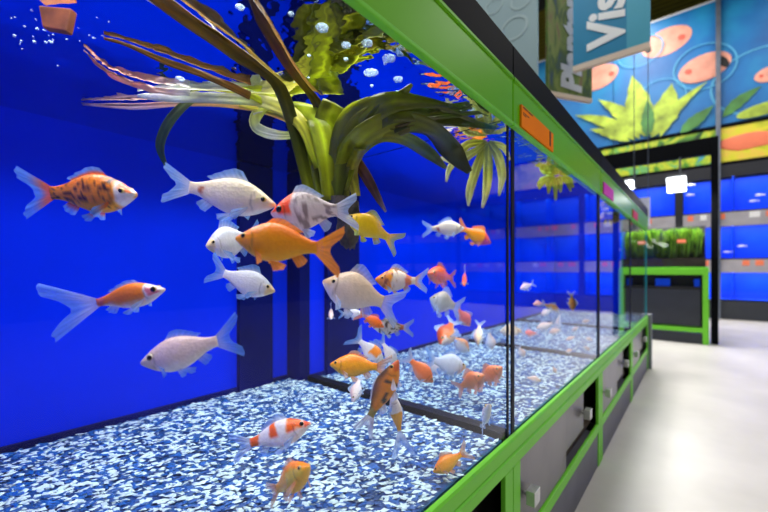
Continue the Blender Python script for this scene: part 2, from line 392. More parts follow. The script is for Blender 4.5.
pricecard('price_card', 'magenta price card farther along the green fascia', 5.84, 6.6, 1.055, 1.215, 'magenta', False)
pricecard('price_card', 'small red price card near the far end of the fascia', 8.85, 9.6, 1.055, 1.215, 'red', False)

# ------------------------------------------------------------------ fish
def sstep(a, b, x):
    t = min(1, max(0, (x - a) / (b - a))); return t * t * (3 - 2 * t)
def crom(xs, ys, x):
    x = min(max(x, xs[0]), xs[-1]); i = 0
    while i < len(xs) - 2 and x > xs[i + 1]: i += 1
    h = xs[i + 1] - xs[i]; t = (x - xs[i]) / h
    def sl(j):
        if j == 0: return (ys[1] - ys[0]) / (xs[1] - xs[0])
        if j == len(xs) - 1: return (ys[-1] - ys[-2]) / (xs[-1] - xs[-2])
        return (ys[j + 1] - ys[j - 1]) / (xs[j + 1] - xs[j - 1])
    m0, m1 = sl(i) * h, sl(i + 1) * h
    return (2*t**3-3*t**2+1)*ys[i] + (t**3-2*t**2+t)*m0 + (-2*t**3+3*t**2)*ys[i+1] + (t**3-t**2)*m1
UX = [0, .03, .10, .22, .38, .54, .70, .83, .93, 1.0]
TOP = [.05, .14, .34, .66, .94, .94, .72, .48, .35, .34]
BOT = [.10, .21, .42, .74, .97, .93, .68, .42, .31, .30]
WID = [.06, .19, .37, .54, .60, .54, .37, .23, .14, .07]
WHITE = (240, 236, 232); ORANGE = (250, 128, 4); CREAM = (226, 210, 184)
def mixc(a, b, t): return tuple(x + (y - x) * t for x, y in zip(a, b))
def colour_at(sp, u, v, seed):
    n = noise.noise(Vector((u * 7, v * 1.8, seed))); n2 = noise.noise(Vector((u * 22, v * 6, seed + 5)))
    c = sp['base']
    if 'back' in sp: c = mixc(c, sp['back'], sstep(.1, .9, v + .2 * n))
    if 'belly' in sp: c = mixc(c, sp['belly'], sstep(.1, .9, -v + .2 * n))
    for (u0, u1, v0, v1, col) in sp.get('patch', ()):
        uu, vv = u + .05 * n, v + .35 * n
        w = sstep(u0 - .02, u0 + .02, uu) * (1 - sstep(u1 - .02, u1 + .02, uu)) * sstep(v0 - .12, v0 + .12, vv) * (1 - sstep(v1 - .12, v1 + .12, vv))
        c = mixc(c, col, w)
    if 'mottle' in sp:
        col, fr, th, u0, u1 = sp['mottle']
        m = noise.noise(Vector((u * fr, v * fr * .22, seed + 9)))
        c = mixc(c, col, sstep(th, th + .14, m) * sstep(u0, u0 + .06, u) * (1 - sstep(u1, u1 + .06, u)))
    # gill cover edge and a slight mouth line
    g = abs(u - (.245 - .05 * v * v)); c = mixc(c, tuple(x * .62 for x in c), .55 * (1 - sstep(.004, .016, g)) * (1 - sstep(.6, .85, abs(v))))
    c = tuple(min(255, max(0, x * (1 + .05 * n2))) for x in c)
    return srgb(*c)
SEED = [0]
def fish(label, snout, tail, hpx, xp, sp, yaw=0.0, cat='fish', group=None, bend=.0, lift=0.0, tl=1.0, spread=1.0, fine=True, flip=1, roll=0, dorsal=1.0, name='goldfish', fins=True, droop=0.0, again=False):
    SEED[0] += 1; seed = SEED[0] * 3.7
    cxp, cyp = (snout[0] + tail[0]) / 2, (snout[1] + tail[1]) / 2
    dep = dX(cxp, xp)
    S = P(*snout, dep * (1 - yaw)); E = P(*tail, dep * (1 + yaw))
    L = (E - S).length; ex = (E - S).normalized(); mid = (S + E) / 2; v = (mid - CAM).normalized()
    if abs(ex.dot(v)) < .85:
        ez = ex.cross(v).normalized()
        if ez.z < 0: ez = -ez
        if abs(ez.z) < .25 and flip < 0: ez = -ez
    else:
        ez = (Vector((0, 0, 1)) - ex * ex.z).normalized()
    if roll: ez = Matrix.Rotation(roll, 3, ex) @ ez
    ey = ez.cross(ex).normalized()
    hr = .91 * hpx * dep * D / F / L / 2
    low = min(S.z, E.z) - .5 * hr * L; 
    if low < (GZ + .05) * D + EYE and xp > 1.09 and not again:
        return fish(label, snout, tail, hpx, xp * .97, sp, yaw, cat, group, bend, lift, tl, spread, fine, flip, roll, dorsal, name, fins, droop)
    LB = sp.get('lb', .76)
    root = bpy.data.objects.new(name, None); C.objects.link(root); root.empty_display_size = .02
    R = Matrix((ex, ey, ez)).transposed().to_4x4()
    root.matrix_world = Matrix.Translation(mid) @ R @ Matrix.Scale(L, 4)
    ORG[root.name] = Vector((0, 0, 0)); tag(root, label, cat, group)
    def dfm(x, y, z):
        q = max(0, x - .3)
        return Vector((x - .5, y + bend * q * q, z + lift * q * q - droop * max(0, x - LB) ** 1.0 * .0))
    def lin(col, a): return srgb(*col) + (a,)
    # body, one closed surface
    nr, ns = (44, 22) if fine else (20, 12)
    mb = MB(); vs = []; cols = []
    prof = []
    for i in range(nr + 1):
        u = (i / nr) ** 1.15
        tp, bt, wd = crom(UX, TOP, u) * hr, crom(UX, BOT, u) * hr, crom(UX, WID, u) * hr * sp.get('fat', 1.0)
        if u < .235: wd *= 1.06
        prof.append((u, tp, bt, wd))
        for j in range(ns):
            a = 2 * math.pi * j / ns; ca, sa = math.cos(a), math.sin(a)
            z = (tp if sa > 0 else bt) * sa; y = wd * (abs(ca) ** .85) * (1 if ca > 0 else -1)
            vs.append(dfm(u * LB, y, z)); cols.append(colour_at(sp, u, sa, seed) + (1,))
    fs = []
    for i in range(nr):
        for j in range(ns):
            a = i * ns + j; b = i * ns + (j + 1) % ns; fs.append((a, b, b + ns, a + ns))
    fs.append(tuple(range(ns))[::-1]); fs.append(tuple(nr * ns + j for j in range(ns)))
    mb.add(vs, fs, 0, cols)
    obj('body', mb, M['fish'], root, smooth=True, local=True)
    fc = sp.get('fin', sp['base']); ft = sp.get('tip', (205, 222, 250)); fa, ta = sp.get('alpha', (.85, .42))
    def sheet(nm, base, tip, ripple=.012, side=0, n=14, m=7):
        mb = MB(); vs = []; cols = []
        for i in range(n + 1):
            f = i / n
            b = Vector((crom(*zip(*[(k / (len(base) - 1), p[0]) for k, p in enumerate(base)]), f), crom(*zip(*[(k / (len(base) - 1), p[1]) for k, p in enumerate(base)]), f), crom(*zip(*[(k / (len(base) - 1), p[2]) for k, p in enumerate(base)]), f)))
            t = Vector((crom(*zip(*[(k / (len(tip) - 1), p[0]) for k, p in enumerate(tip)]), f), crom(*zip(*[(k / (len(tip) - 1), p[1]) for k, p in enumerate(tip)]), f), crom(*zip(*[(k / (len(tip) - 1), p[2]) for k, p in enumerate(tip)]), f)))
            for j in range(m + 1):
                g = j / m; q = b.lerp(t, g)
                q.y += ripple * math.sin(i * 1.9 + seed) * g + .6 * ripple * (1 if i % 2 else -1) * .25
                vs.append(dfm(*q)); cc = mixc(fc, ft, sstep(.1, .8, g)); al = min(1, (fa + .12 + (ta + .13 - fa) * sstep(0, .85, g)) * (1 if i % 2 else .82))
                cols.append(lin(cc, al))
        fs = [(i * (m + 1) + j, i * (m + 1) + j + 1, (i + 1) * (m + 1) + j + 1, (i + 1) * (m + 1) + j) for i in range(n) for j in range(m)]
        mb.add(vs, fs, 0, cols)
        obj(nm, mb, M['fin'], root, smooth=True, local=True)
    hp = .32 * hr; TLx = (1 - LB) * tl; sz = max(hr * 1.15, .13) * spread
    up = sp.get('uplobe', 1.0); dn = sp.get('dnlobe', 1.0)
    sheet('tail_fin', [(LB - .015, 0, hp * .95), (LB - .005, 0, hp * .5), (LB - .0, 0, 0), (LB - .005, 0, -hp * .5), (LB - .015, 0, -hp * .95)],
          [(LB + TLx * .95 * up, 0, sz * up - droop), (LB + TLx * .95 * up, .01, sz * .62 * up - droop), (LB + TLx * .5, 0, -droop * .4), (LB + TLx * .95 * dn, -.01, -sz * .62 * dn - droop * .6), (LB + TLx * .92 * dn, 0, -sz * dn - droop * .6)], n=18)
    T = lambda u: crom(UX, TOP, u) * hr; Bm = lambda u: -crom(UX, BOT, u) * hr
    if fins:
        dh = hr * .5 * dorsal
        us = [.34, .45, .56, .66, .75]
        sheet('dorsal_fin', [(u * LB, 0, T(u) - .004) for u in us], [(.42 * LB, 0, T(.38) + dh * .9), (.52 * LB, 0, T(.5) + dh), (.63 * LB, 0, T(.6) + dh * .75), (.74 * LB, 0, T(.7) + dh * .5), (.82 * LB, 0, T(.77) + dh * .35)])
        sheet('anal_fin', [(u * LB, 0, Bm(u) + .004) for u in (.70, .74, .78, .82)], [(.78 * LB, 0, Bm(.74) - hr * .5), (.82 * LB, 0, Bm(.77) - hr * .52), (.87 * LB, 0, Bm(.8) - hr * .42), (.90 * LB, 0, Bm(.84) - hr * .25)], n=8, m=5)
        for s in (1, -1):
            wy = crom(UX, WID, .48) * hr * .35 * s
            sheet('pelvic_fin', [(u * LB, wy, Bm(u) * .95) for u in (.45, .48, .51)], [(.52 * LB, wy * 2.4, Bm(.5) - hr * .42), (.58 * LB, wy * 2.5, Bm(.53) - hr * .40), (.62 * LB, wy * 2, Bm(.57) - hr * .18)], n=6, m=5)
            wy = crom(UX, WID, .27) * hr * .85 * s
            sheet('pectoral_fin', [(u * LB, wy, Bm(u) * q) for u, q in ((.26, .45), (.275, .58), (.29, .7))], [(.40 * LB, wy * 1.9, Bm(.3) * .75), (.42 * LB, wy * 2.0, Bm(.32) * 1.05), (.36 * LB, wy * 1.9, Bm(.3) * 1.3)], n=6, m=5)
        for s in (1, -1):
            ue = sp.get('eyeu', .125); r = sp.get('eye', .022) + .035 * hr
            wy = crom(UX, WID, ue) * hr * 1.0 * s * sp.get('fat', 1.0); cpos = Vector((ue * LB, wy - s * r * .35, hr * .16))
            mb = MB(); vs = []; cols = []; na, nb = 10, 14
            iris = sp.get('iris', (214, 190, 120))
            for i in range(na + 1):
                th = math.pi * i / na
                for j in range(nb):
                    ph = 2 * math.pi * j / nb
                    d = Vector((math.sin(th) * math.cos(ph), s * math.cos(th), math.sin(th) * math.sin(ph)))
                    q = cpos + Vector((d.x * r, d.y * r * .8, d.z * r)); vs.append(dfm(*q))
                    cc = (6, 6, 8) if th < sp.get('pupil', .85) else iris
                    cols.append(srgb(*cc) + (1,))
            fs = [(i * nb + j, i * nb + (j + 1) % nb, (i + 1) * nb + (j + 1) % nb, (i + 1) * nb + j) for i in range(na) for j in range(nb)]
            mb.add(vs, fs, 0, cols); obj('eye', mb, M['eye'], root, smooth=True, local=True)
    return root
CALICO = dict(base=(248, 148, 0), back=(232, 122, 0), belly=(252, 172, 30), fin=(236, 110, 30), tip=(110, 170, 250), mottle=((50, 22, 10), 17, .16, .2, 1.0), patch=[(0, .20, -1.2, 1.2, (236, 226, 226)), (.05, .17, .35, 1.2, (236, 110, 60))], fat=1.0)
PEARL = dict(base=(232, 216, 190), back=(214, 196, 166), belly=(246, 238, 228), fin=(210, 220, 236), tip=(150, 196, 255), alpha=(.7, .4), patch=[(.80, .86, -.5, .4, (170, 90, 60))])
REDCAP = dict(base=(226, 214, 214), back=(206, 190, 190), belly=(240, 224, 226), fin=(216, 214, 228), tip=(190, 214, 250), patch=[(.04, .35, -.05, 1.3, (252, 76, 0)), (0, .10, -1.3, .1, (240, 200, 196))], mottle=((150, 132, 134), 12, .02, .36, .95), eye=.036, pupil=1.5, eyeu=.17)
GOLD = dict(base=(255, 158, 0), back=(255, 128, 0), belly=(255, 180, 10), fin=(255, 158, 10), tip=(252, 150, 50), alpha=(.92, .7))
SILVERW = dict(base=(224, 222, 226), back=(200, 204, 216), belly=(244, 240, 240), fin=(200, 214, 236), tip=(130, 186, 255), alpha=(.65, .4), patch=[(0, .14, -1.2, 1.2, (240, 214, 160))])
LEMON = dict(base=(250, 206, 4), back=(244, 190, 10), belly=(252, 222, 60), fin=(244, 200, 20), tip=(160, 180, 90), alpha=(.9, .6))
PEACH = dict(eyeu=.18, base=(232, 212, 192), back=(226, 196, 166), belly=(240, 226, 218), fin=(222, 212, 214), tip=(180, 206, 244), alpha=(.7, .4), patch=[(0, .16, -.2, 1.2, (228, 190, 140))])
SADDLE = dict(eyeu=.18, base=(240, 222, 196), belly=(244, 232, 216), fin=(240, 190, 130), tip=(170, 206, 250), patch=[(.0, .42, -1.3, 1.3, (240, 150, 20)), (.74, .9, -1.2, 1.2, (230, 130, 60))], mottle=((150, 80, 10), 12, .2, .12, .5))
KOI = dict(base=(242, 236, 236), belly=(244, 240, 244), fin=(206, 216, 240), tip=(140, 180, 250), alpha=(.8, .55), patch=[(.0, .09, -.4, 1.3, (244, 90, 50)), (.12, .36, -.1, 1.3, (252, 104, 10)), (.52, .62, -.2, .9, (250, 100, 10)), (.84, 1.0, -1, 1, (250, 106, 20))], eye=.022, pupil=1.4)
PINKW = dict(eyeu=.20, base=(232, 206, 200), back=(214, 184, 180), belly=(240, 230, 230), fin=(190, 206, 240), tip=(110, 170, 255), alpha=(.6, .4), patch=[(0, .22, -1.2, .6, (246, 220, 176))], eye=.03, iris=(226, 214, 180))
COMET = dict(base=(254, 134, 10), belly=(250, 230, 220), fin=(226, 226, 238), tip=(140, 190, 255), alpha=(.7, .4), patch=[(0, .26, -1.2, 1.2, (238, 226, 232)), (.08, .22, -.3, .5, (220, 120, 140)), (.88, 1.0, -1.2, 1.2, (236, 120, 90))], pupil=1.2)
RUSSET = dict(base=(214, 124, 8), back=(70, 48, 28), belly=(232, 140, 30), fin=(206, 180, 170), tip=(206, 214, 240), alpha=(.7, .5), patch=[(0, .14, -1.2, 1.2, (200, 84, 30)), (.86, 1.0, -1.2, 1.2, (150, 130, 60))], mottle=((40, 34, 30), 7, .3, .3, .9))
APRICOT = dict(base=(252, 168, 20), back=(254, 140, 10), belly=(246, 190, 70), fin=(240, 160, 100), tip=(226, 190, 170), alpha=(.85, .5))
PALEP = dict(base=(230, 222, 224), back=(226, 196, 190), belly=(226, 234, 246), fin=(206, 214, 236), tip=(180, 210, 250), alpha=(.6, .4))
VERM = dict(base=(252, 116, 8), back=(246, 88, 4), belly=(250, 140, 60), fin=(246, 120, 50), tip=(230, 150, 130), alpha=(.9, .55))
VERMW = dict(VERM, patch=[(0, .2, -1.3, .1, (236, 214, 206))], belly=(238, 210, 190), fin=(210, 214, 236), tip=(170, 205, 250))
ROSE = dict(base=(232, 110, 110), belly=(240, 190, 190), fin=(220, 180, 200), tip=(190, 200, 244), alpha=(.6, .4))
TABBY = dict(base=(196, 190, 186), back=(96, 84, 78), belly=(224, 220, 220), fin=(180, 180, 190), tip=(140, 180, 230), mottle=((40, 36, 38), 10, .05, .2, .85), patch=[(.86, 1, -1.2, 1.2, (170, 90, 60))])
SALM = dict(base=(246, 132, 70), belly=(240, 150, 120), fin=(236, 140, 110), tip=(226, 160, 150), alpha=(.85, .6))

big = 'large goldfish in the nearest aquarium'
fish('orange goldfish with black speckles, white face and split white tail', (137, 194), (28, 193), 43, 2.0, CALICO, bend=.15, spread=1.15, dorsal=.75, tl=1.05)
fish('large cream white goldfish nose to nose with the red-capped one', (276, 205), (162, 182), 41, 1.7, PEARL, spread=.95)
fish('grey mottled white goldfish with a red cap and big black eye', (271, 213), (358, 207), 43, 1.36, REDCAP, spread=.85, lift=-.12, dorsal=.7)
fish('big plain orange goldfish in the middle of the shoal', (236, 238), (343, 250), 44, 1.16, GOLD, spread=1.15, lift=-.05, dorsal=.55)
fish('white goldfish facing forward, half behind the big orange one', (206, 246), (262, 236), 35, 1.95, SILVERW, yaw=.05, dorsal=1.2)
fish('white goldfish diving to the right under the big orange one', (275, 291), (207, 270), 29, 1.72, SILVERW, lift=.1, spread=1.1)
fish('lemon yellow goldfish heading down to its tail on the right', (346, 216), (402, 243), 26, 1.5, LEMON, lift=-.1)
fish('large peach white goldfish with no markings, below the yellow one', (323, 281), (402, 308), 43, 1.25, PEACH, spread=.9, lift=-.05)
fish('small goldfish with an orange front half and white rear', (375, 279), (428, 283), 25, 1.75, SADDLE, lift=.1)
fish('cream goldfish touching the orange red-headed fish with its nose', (464, 228), (422, 229), 17, 2.2, PEARL)
fish('slim orange goldfish with a red head sloping down right', (491, 243), (456, 225), 17, 2.15, dict(GOLD, patch=[(0, .3, -1.2, 1.2, (226, 70, 70))]), fins=True)
fish('round orange goldfish with its side to the glass, under the cream pair', (428, 273), (456, 279), 20, 2.1, VERM, yaw=.06)
fish('tiny red and white goldfish seen from behind', (464, 286), (465, 268), 9, 2.3, VERMW, yaw=.04, fine=False)
fish('silver grey goldfish above the rose one', (430, 298), (462, 309), 25, 1.95, dict(PALEP, base=(206, 200, 196), back=(196, 180, 166)))
fish('rose red goldfish nosing down below the silver grey one', (470, 326), (455, 305), 14, 2.0, ROSE)
fish('orange goldfish with a white belly turning down to the left', (441, 344), (455, 318), 21, 2.0, VERMW, yaw=.06)
fish('pale goldfish with an orange back beside the white-bellied orange one', (469, 352), (448, 334), 16, 2.1, dict(PALEP, back=(240, 150, 90)))
fish('thin cream goldfish hanging head down near the black seam', (478, 345), (480, 320), 11, 2.0, dict(PALEP, base=(236, 200, 150)), yaw=.03)
fish('pale lilac goldfish near the black seam, nose down', (492, 350), (488, 328), 11, 2.0, PALEP)
fish('cream goldfish crossing just left of the black seam', (500, 331), (528, 331), 15, 1.75, PEARL)
fish('salmon orange goldfish low over the gravel, left of a matching pair', (484, 375), (455, 390), 20, 1.6, SALM, yaw=.03)
fish('salmon orange goldfish low over the gravel, right of a matching pair', (502, 367), (476, 385), 18, 1.65, SALM, yaw=.03)
fish('white goldfish with a yellowish nose, above the salmon pair', (466, 367), (424, 360), 24, 1.8, dict(SILVERW, alpha=(.8, .5)), lift=.1)
fish('long pale goldfish behind the white yellow-nosed one', (424, 369), (460, 366), 15, 2.1, PALEP)
fish('coral goldfish with a white tail held up, nosing down right', (433, 382), (404, 354), 19, 1.75, dict(SALM, base=(242, 120, 60), fin=(226, 220, 236), tip=(190, 214, 250)), dorsal=.5)
fish('orange goldfish crossing in front of the white ones above the gravel', (330, 364), (392, 368), 25, 1.6, APRICOT, dorsal=.7)
fish('dark orange and brown goldfish rising steeply with pale tail down', (398, 360), (362, 434), 25, 1.42, RUSSET, roll=.2, flip=-1, dorsal=.35, spread=.9)
fish('white goldfish with orange rump rising steeply, long white tail below', (393, 393), (404, 458), 14, 1.5, dict(KOI, lb=.6, patch=[(.5, .95, -1.2, 1.2, (240, 170, 60)), (0, .1, -1, 1, (226, 200, 190))]), spread=1.5, dorsal=.4)
fish('small white goldfish facing forward under the orange crossing one', (353, 402), (361, 374), 13, 1.7, PALEP, yaw=.05)
fish('white goldfish with an orange saddle behind the orange crossing one', (384, 364), (352, 334), 19, 1.9, dict(SILVERW, patch=[(.3, .62, -.2, 1.2, (246, 140, 30))]), spread=1.4)
fish('curved white goldfish arching behind the dark brown one', (397, 366), (379, 337), 13, 1.85, SILVERW, bend=-.3)
fish('silver and black mottled goldfish, tail to the right', (372, 326), (414, 328), 18, 1.9, TABBY)
fish('small bright orange goldfish left of the mottled one', (384, 327), (357, 312), 12, 1.8, VERM, spread=1.5)
fish('tiny white goldfish facing forward against the dark shaft', (331, 319), (331, 306), 9, 2.7, PALEP, yaw=.04, fine=False)
fish('pale blue white goldfish under the large peach white one', (363, 313), (338, 314), 10, 2.4, SILVERW, fine=False)
fish('white koi with orange spots and red nose over the gravel', (311, 423), (231, 451), 29, 1.5, KOI, spread=1.0, lift=.05)
fish('apricot goldfish turning away low over the front gravel', (309, 466), (268, 496), 31, 1.3, dict(APRICOT, patch=[(.1, .5, -.5, .4, (226, 190, 70))]), yaw=.05, roll=.3, dorsal=.8, spread=.8)
fish('golden goldfish at the bottom beside the green rail', (433, 472), (470, 449), 17, 1.12, APRICOT, spread=1.2)
fish('pale goldfish with a yellow back upright over the gravel', (489, 404), (481, 432), 14, 1.25, dict(PALEP, back=(240, 190, 80)), yaw=.06)
fish('orange and white goldfish with a very long trailing white tail', (165, 289), (44, 314), 28, 1.9, dict(COMET, lb=.56, uplobe=1.02, dnlobe=1.0), spread=1.9, tl=1.0, dorsal=.6)
fish('large pinkish white goldfish alone low over the gravel', (141, 363), (242, 336), 38, 1.5, PINKW, spread=1.15, dorsal=.8, lift=.06)

g2 = 'small pale goldfish in the second aquarium'
fish('pink and white goldfish highest in the second aquarium', (520, 289), (535, 283), 8, 1.7, PALEP, fine=False)
fish('brown backed goldfish in the second aquarium', (560, 311), (540, 303), 9, 1.75, dict(PALEP, base=(206, 150, 90), back=(170, 110, 50)), fine=False)
fish('pink goldfish left of the brown backed one', (533, 304), (545, 303), 6, 1.7, dict(ROSE, base=(240, 180, 180)), fine=False)
fish('white goldfish under the brown backed one', (541, 315), (553, 309), 7, 1.7, PALEP, fine=False)
fish('brown and yellow goldfish standing upright by the far shaft', (573, 311), (571, 291), 8, 1.5, dict(RUSSET, belly=(240, 190, 90)), fine=False)
fish('white goldfish diving steeply in the second aquarium', (556, 334), (561, 309), 6, 1.55, PALEP, fine=False)
fish('long white goldfish level in the second aquarium', (536, 329), (557, 322), 9, 1.65, PALEP, fine=False)
fish('cream pink goldfish lower in the second aquarium', (549, 333), (563, 329), 8, 1.55, dict(PALEP, base=(236, 200, 180)), fine=False)
fish('lilac pink goldfish just right of the black seam', (523, 334), (540, 333), 8, 1.7, ROSE, fine=False)
fish('white goldfish right of the black seam over the gravel', (524, 357), (518, 345), 8, 1.4, PALEP, fine=False)
fish('peach goldfish lying lowest over the second gravel', (541, 381), (523, 377), 8, 1.3, dict(PALEP, base=(240, 214, 196)), fine=False)
for k, (sx, sy, ex_, ey_) in enumerate([(556, 373, 552, 365), (566, 340, 577, 336), (582, 322, 592, 320), (586, 338, 594, 341), (572, 331, 580, 326), (590, 350, 582, 346), (566, 352, 574, 349)]):
    fish('faint peach goldfish among those low in the second aquarium', (sx, sy), (ex_, ey_), 5, 1.35, dict(PALEP, base=(240, 196, 170)), fine=False, fins=False, group='faint peach goldfish')

# ------------------------------------------------------------------ water plants
def leaf(name, parent, pts, cols, label=None, roll=.3, fold=.15, wave=.25, mat='leaf', n=26, taper=True, raw=False):
    """pts: (px, py, depth, width_px) along the leaf"""
    ws = []; cs = []
    for p in pts:
        c = P(p[0], p[1], p[2])
        cs.append(c); ws.append(p[3] * p[2] * D / F)
    ks = [i / (len(cs) - 1) for i in range(len(cs))]
    mb = MB(); vs = []; vc = []; m = 6
    cp = lambda f: Vector((crom(ks, [c.x for c in cs], f), crom(ks, [c.y for c in cs], f), crom(ks, [c.z for c in cs], f)))
    sd = random.uniform(0, 50); ztop = (WZ - .012) * D + EYE
    for i in range(n + 1):
        f = i / n; c = cp(f); tg = (cp(min(1, f + .01)) - cp(max(0, f - .01))).normalized()
        v = (c - CAM).normalized(); side = tg.cross(v).normalized(); nor = side.cross(tg)
        side = (Matrix.Rotation(roll, 3, tg) @ side); nor = Matrix.Rotation(roll, 3, tg) @ nor
        w = max(.0008, crom(ks, ws, f)) / 2
        for j in range(m + 1):
            q = -1 + 2 * j / m
            pnt = c + side * (q * w) + nor * (fold * w * (abs(q) - .5) + wave * w * noise.noise(Vector((f * 9, q * 1.5, sd))))
            if not raw: pnt.z = min(pnt.z, ztop)
            pnt.x = min(pnt.x, -1.08 * D)
            vs.append(pnt)
            col = cols[0]
            k = f * (len(cols) - 1); a = min(int(k), len(cols) - 2) if len(cols) > 1 else 0
            if len(cols) > 1: col = mixc(cols[a], cols[a + 1], k - a)
            s = 1 + .34 * noise.noise(Vector((f * 3, q * 6, sd))) + .15 * noise.noise(Vector((f * 14, q * 2, sd))) + (.16 if j == m // 2 else -.08 if j in (2, 4) else 0)
            vc.append(srgb(*[min(255, max(0, x * s)) for x in col]) + (1,))
    fs = [(i * (m + 1) + j, i * (m + 1) + j + 1, (i + 1) * (m + 1) + j + 1, (i + 1) * (m + 1) + j) for i in range(n) for j in range(m)]
    mb.add(vs, fs, 0, vc)
    o = obj(name, mb, M[mat], parent, smooth=True)
    sol = o.modifiers.new('thick', 'SOLIDIFY'); sol.thickness = .0016
    if label: o['label'] = label
    return o
OLIVE = (132, 140, 14); DOL = (66, 78, 10); LIME = (170, 190, 20); YEL = (206, 200, 70); BRN = (108, 74, 22); PALE = (224, 226, 206); PNK = (236, 190, 180); WHT = (226, 232, 220)
pl = empty('floating_water_plant', P(340, 205, 2.37), 'olive water plant with strap leaves spreading under the surface of the nearest aquarium', 'water plant')
def lf(pts, cols, **k):
    q = []
    for x, y, d, w in pts:        # the right hand leaves arch towards the front glass
        if y < 150: d = max(d * (1 - .14 * sstep(338, 366, x)), 1.11 / (SA - (x - CX) / F * CA) if x > 338 else 0)
        q.append((x, y, d, w))
    return leaf('leaf', pl, q, cols, **k)
# the long stalk that lies along the surface towards the front
lf([(312, 200, 2.37, 12), (302, 160, 2.36, 13), (291, 118, 2.3, 13), (275, 79, 2.07, 15), (240, 50, 1.8, 24), (198, 20, 1.58, 27), (146, -18, 1.39, 27)], [OLIVE, DOL, (96, 84, 16), (120, 90, 20), (130, 96, 24)], wave=.3)
lf([(322, 150, 2.4, 10), (318, 104, 2.33, 11), (292, 66, 1.98, 14), (266, 24, 1.62, 15), (250, -4, 1.45, 6)], [DOL, BRN, (84, 60, 20)], label='brown leaf floating towards the front', wave=.4)
# the dense middle
lf([(326, 205, 2.37, 17), (322, 165, 2.37, 22), (326, 128, 2.36, 26), (334, 103, 2.34, 24)], [(88, 104, 12), OLIVE, LIME, OLIVE], roll=.2)
lf([(334, 205, 2.4, 16), (338, 160, 2.4, 24), (350, 124, 2.38, 28), (372, 104, 2.33, 16)], [DOL, OLIVE, (130, 142, 20), OLIVE], roll=-.3)
lf([(343, 205, 2.4, 12), (344, 165, 2.4, 18), (354, 134, 2.38, 24), (384, 112, 2.35, 22), (432, 110, 2.45, 14), (474, 121, 2.62, 4)], [YEL, OLIVE, (136, 140, 20), OLIVE, DOL])
lf([(338, 202, 2.36, 10), (346, 165, 2.36, 22), (362, 138, 2.36, 26), (396, 122, 2.36, 24), (430, 128, 2.4, 18), (452, 152, 2.45, 22), (470, 172, 2.5, 6)], [OLIVE, (140, 150, 24), OLIVE, (50, 60, 12), (24, 40, 20)], roll=.4)
lf([(336, 200, 2.34, 12), (340, 158, 2.33, 24), (352, 126, 2.32, 30), (386, 104, 2.26, 22), (420, 102, 2.32, 12), (452, 106, 2.45, 3)], [DOL, OLIVE, (120, 130, 14), DOL], roll=-.15, wave=.3)
lf([(330, 200, 2.33, 14), (326, 158, 2.33, 20), (318, 122, 2.33, 22), (300, 108, 2.33, 12), (284, 104, 2.34, 2)], [OLIVE, LIME, OLIVE], roll=.3)
lf([(342, 198, 2.4, 9), (352, 160, 2.4, 14), (376, 138, 2.42, 12), (404, 138, 2.46, 14), (430, 154, 2.5, 12), (446, 168, 2.52, 3)], [YEL, LIME, OLIVE, (60, 90, 50), (120, 130, 90)])
lf([(340, 168, 2.42, 14), (372, 120, 2.36, 14), (398, 98, 2.28, 12), (412, 84, 2.2, 3)], [OLIVE, DOL, OLIVE], roll=.5)
lf([(346, 150, 2.35, 14), (390, 116, 2.3, 16), (440, 118, 2.5, 14), (496, 128, 2.8, 3)], [OLIVE, (96, 106, 12), (40, 54, 14)], roll=-.4)
lf([(350, 150, 2.42, 9), (366, 176, 2.42, 11), (378, 198, 2.43, 7), (386, 212, 2.43, 2)], [BRN, (90, 60, 40), (180, 170, 190)], label='short brown hanging leaf')
lf([(356, 196, 2.38, 9), (352, 170, 2.38, 12), (360, 148, 2.38, 12)], [YEL, (170, 160, 60), OLIVE])
for k in range(22):
    ex_, ey_ = random.uniform(385, 490), random.uniform(101, 126)
    dz_ = 2.35 + (ex_ - 380) / 110 * .4
    lf([(330 + random.uniform(0, 16), 190, 2.36, 6), (338 + k, 150, 2.36 + random.uniform(-.05, .05), random.uniform(6, 11)), ((345 + ex_) / 2, random.uniform(106, 132), 2.37, random.uniform(6, 13)), (ex_, ey_, dz_, 3)], [OLIVE, random.choice([OLIVE, LIME, DOL]), random.choice([DOL, (140, 130, 20), (90, 80, 14)]), (50, 56, 14)], roll=random.uniform(-.7, .7), wave=.35, n=20)
lf([(262, 68, 1.97, 2), (240, 60, 1.88, 3), (196, 30, 1.6, 3), (140, -6, 1.4, 3)], [(235, 240, 240), (245, 250, 250), (240, 245, 250)], label='pale strand painted as the sparkle along the stalk', wave=.3)  # white sparkle along the stalk, put into the colour of a thin strand
for k in range(6):
    ex_, ey_ = random.uniform(225, 280), random.uniform(97, 118)
    lf([(322, 192, 2.38, 5), (314, 150, 2.37, random.uniform(5, 8)), (300, random.uniform(108, 122), 2.36, random.uniform(6, 10)), (ex_, ey_, 2.36, 3)], [OLIVE, LIME, YEL, random.choice([LIME, YEL, PALE])], roll=random.uniform(-.7, .7), wave=.4, n=18)
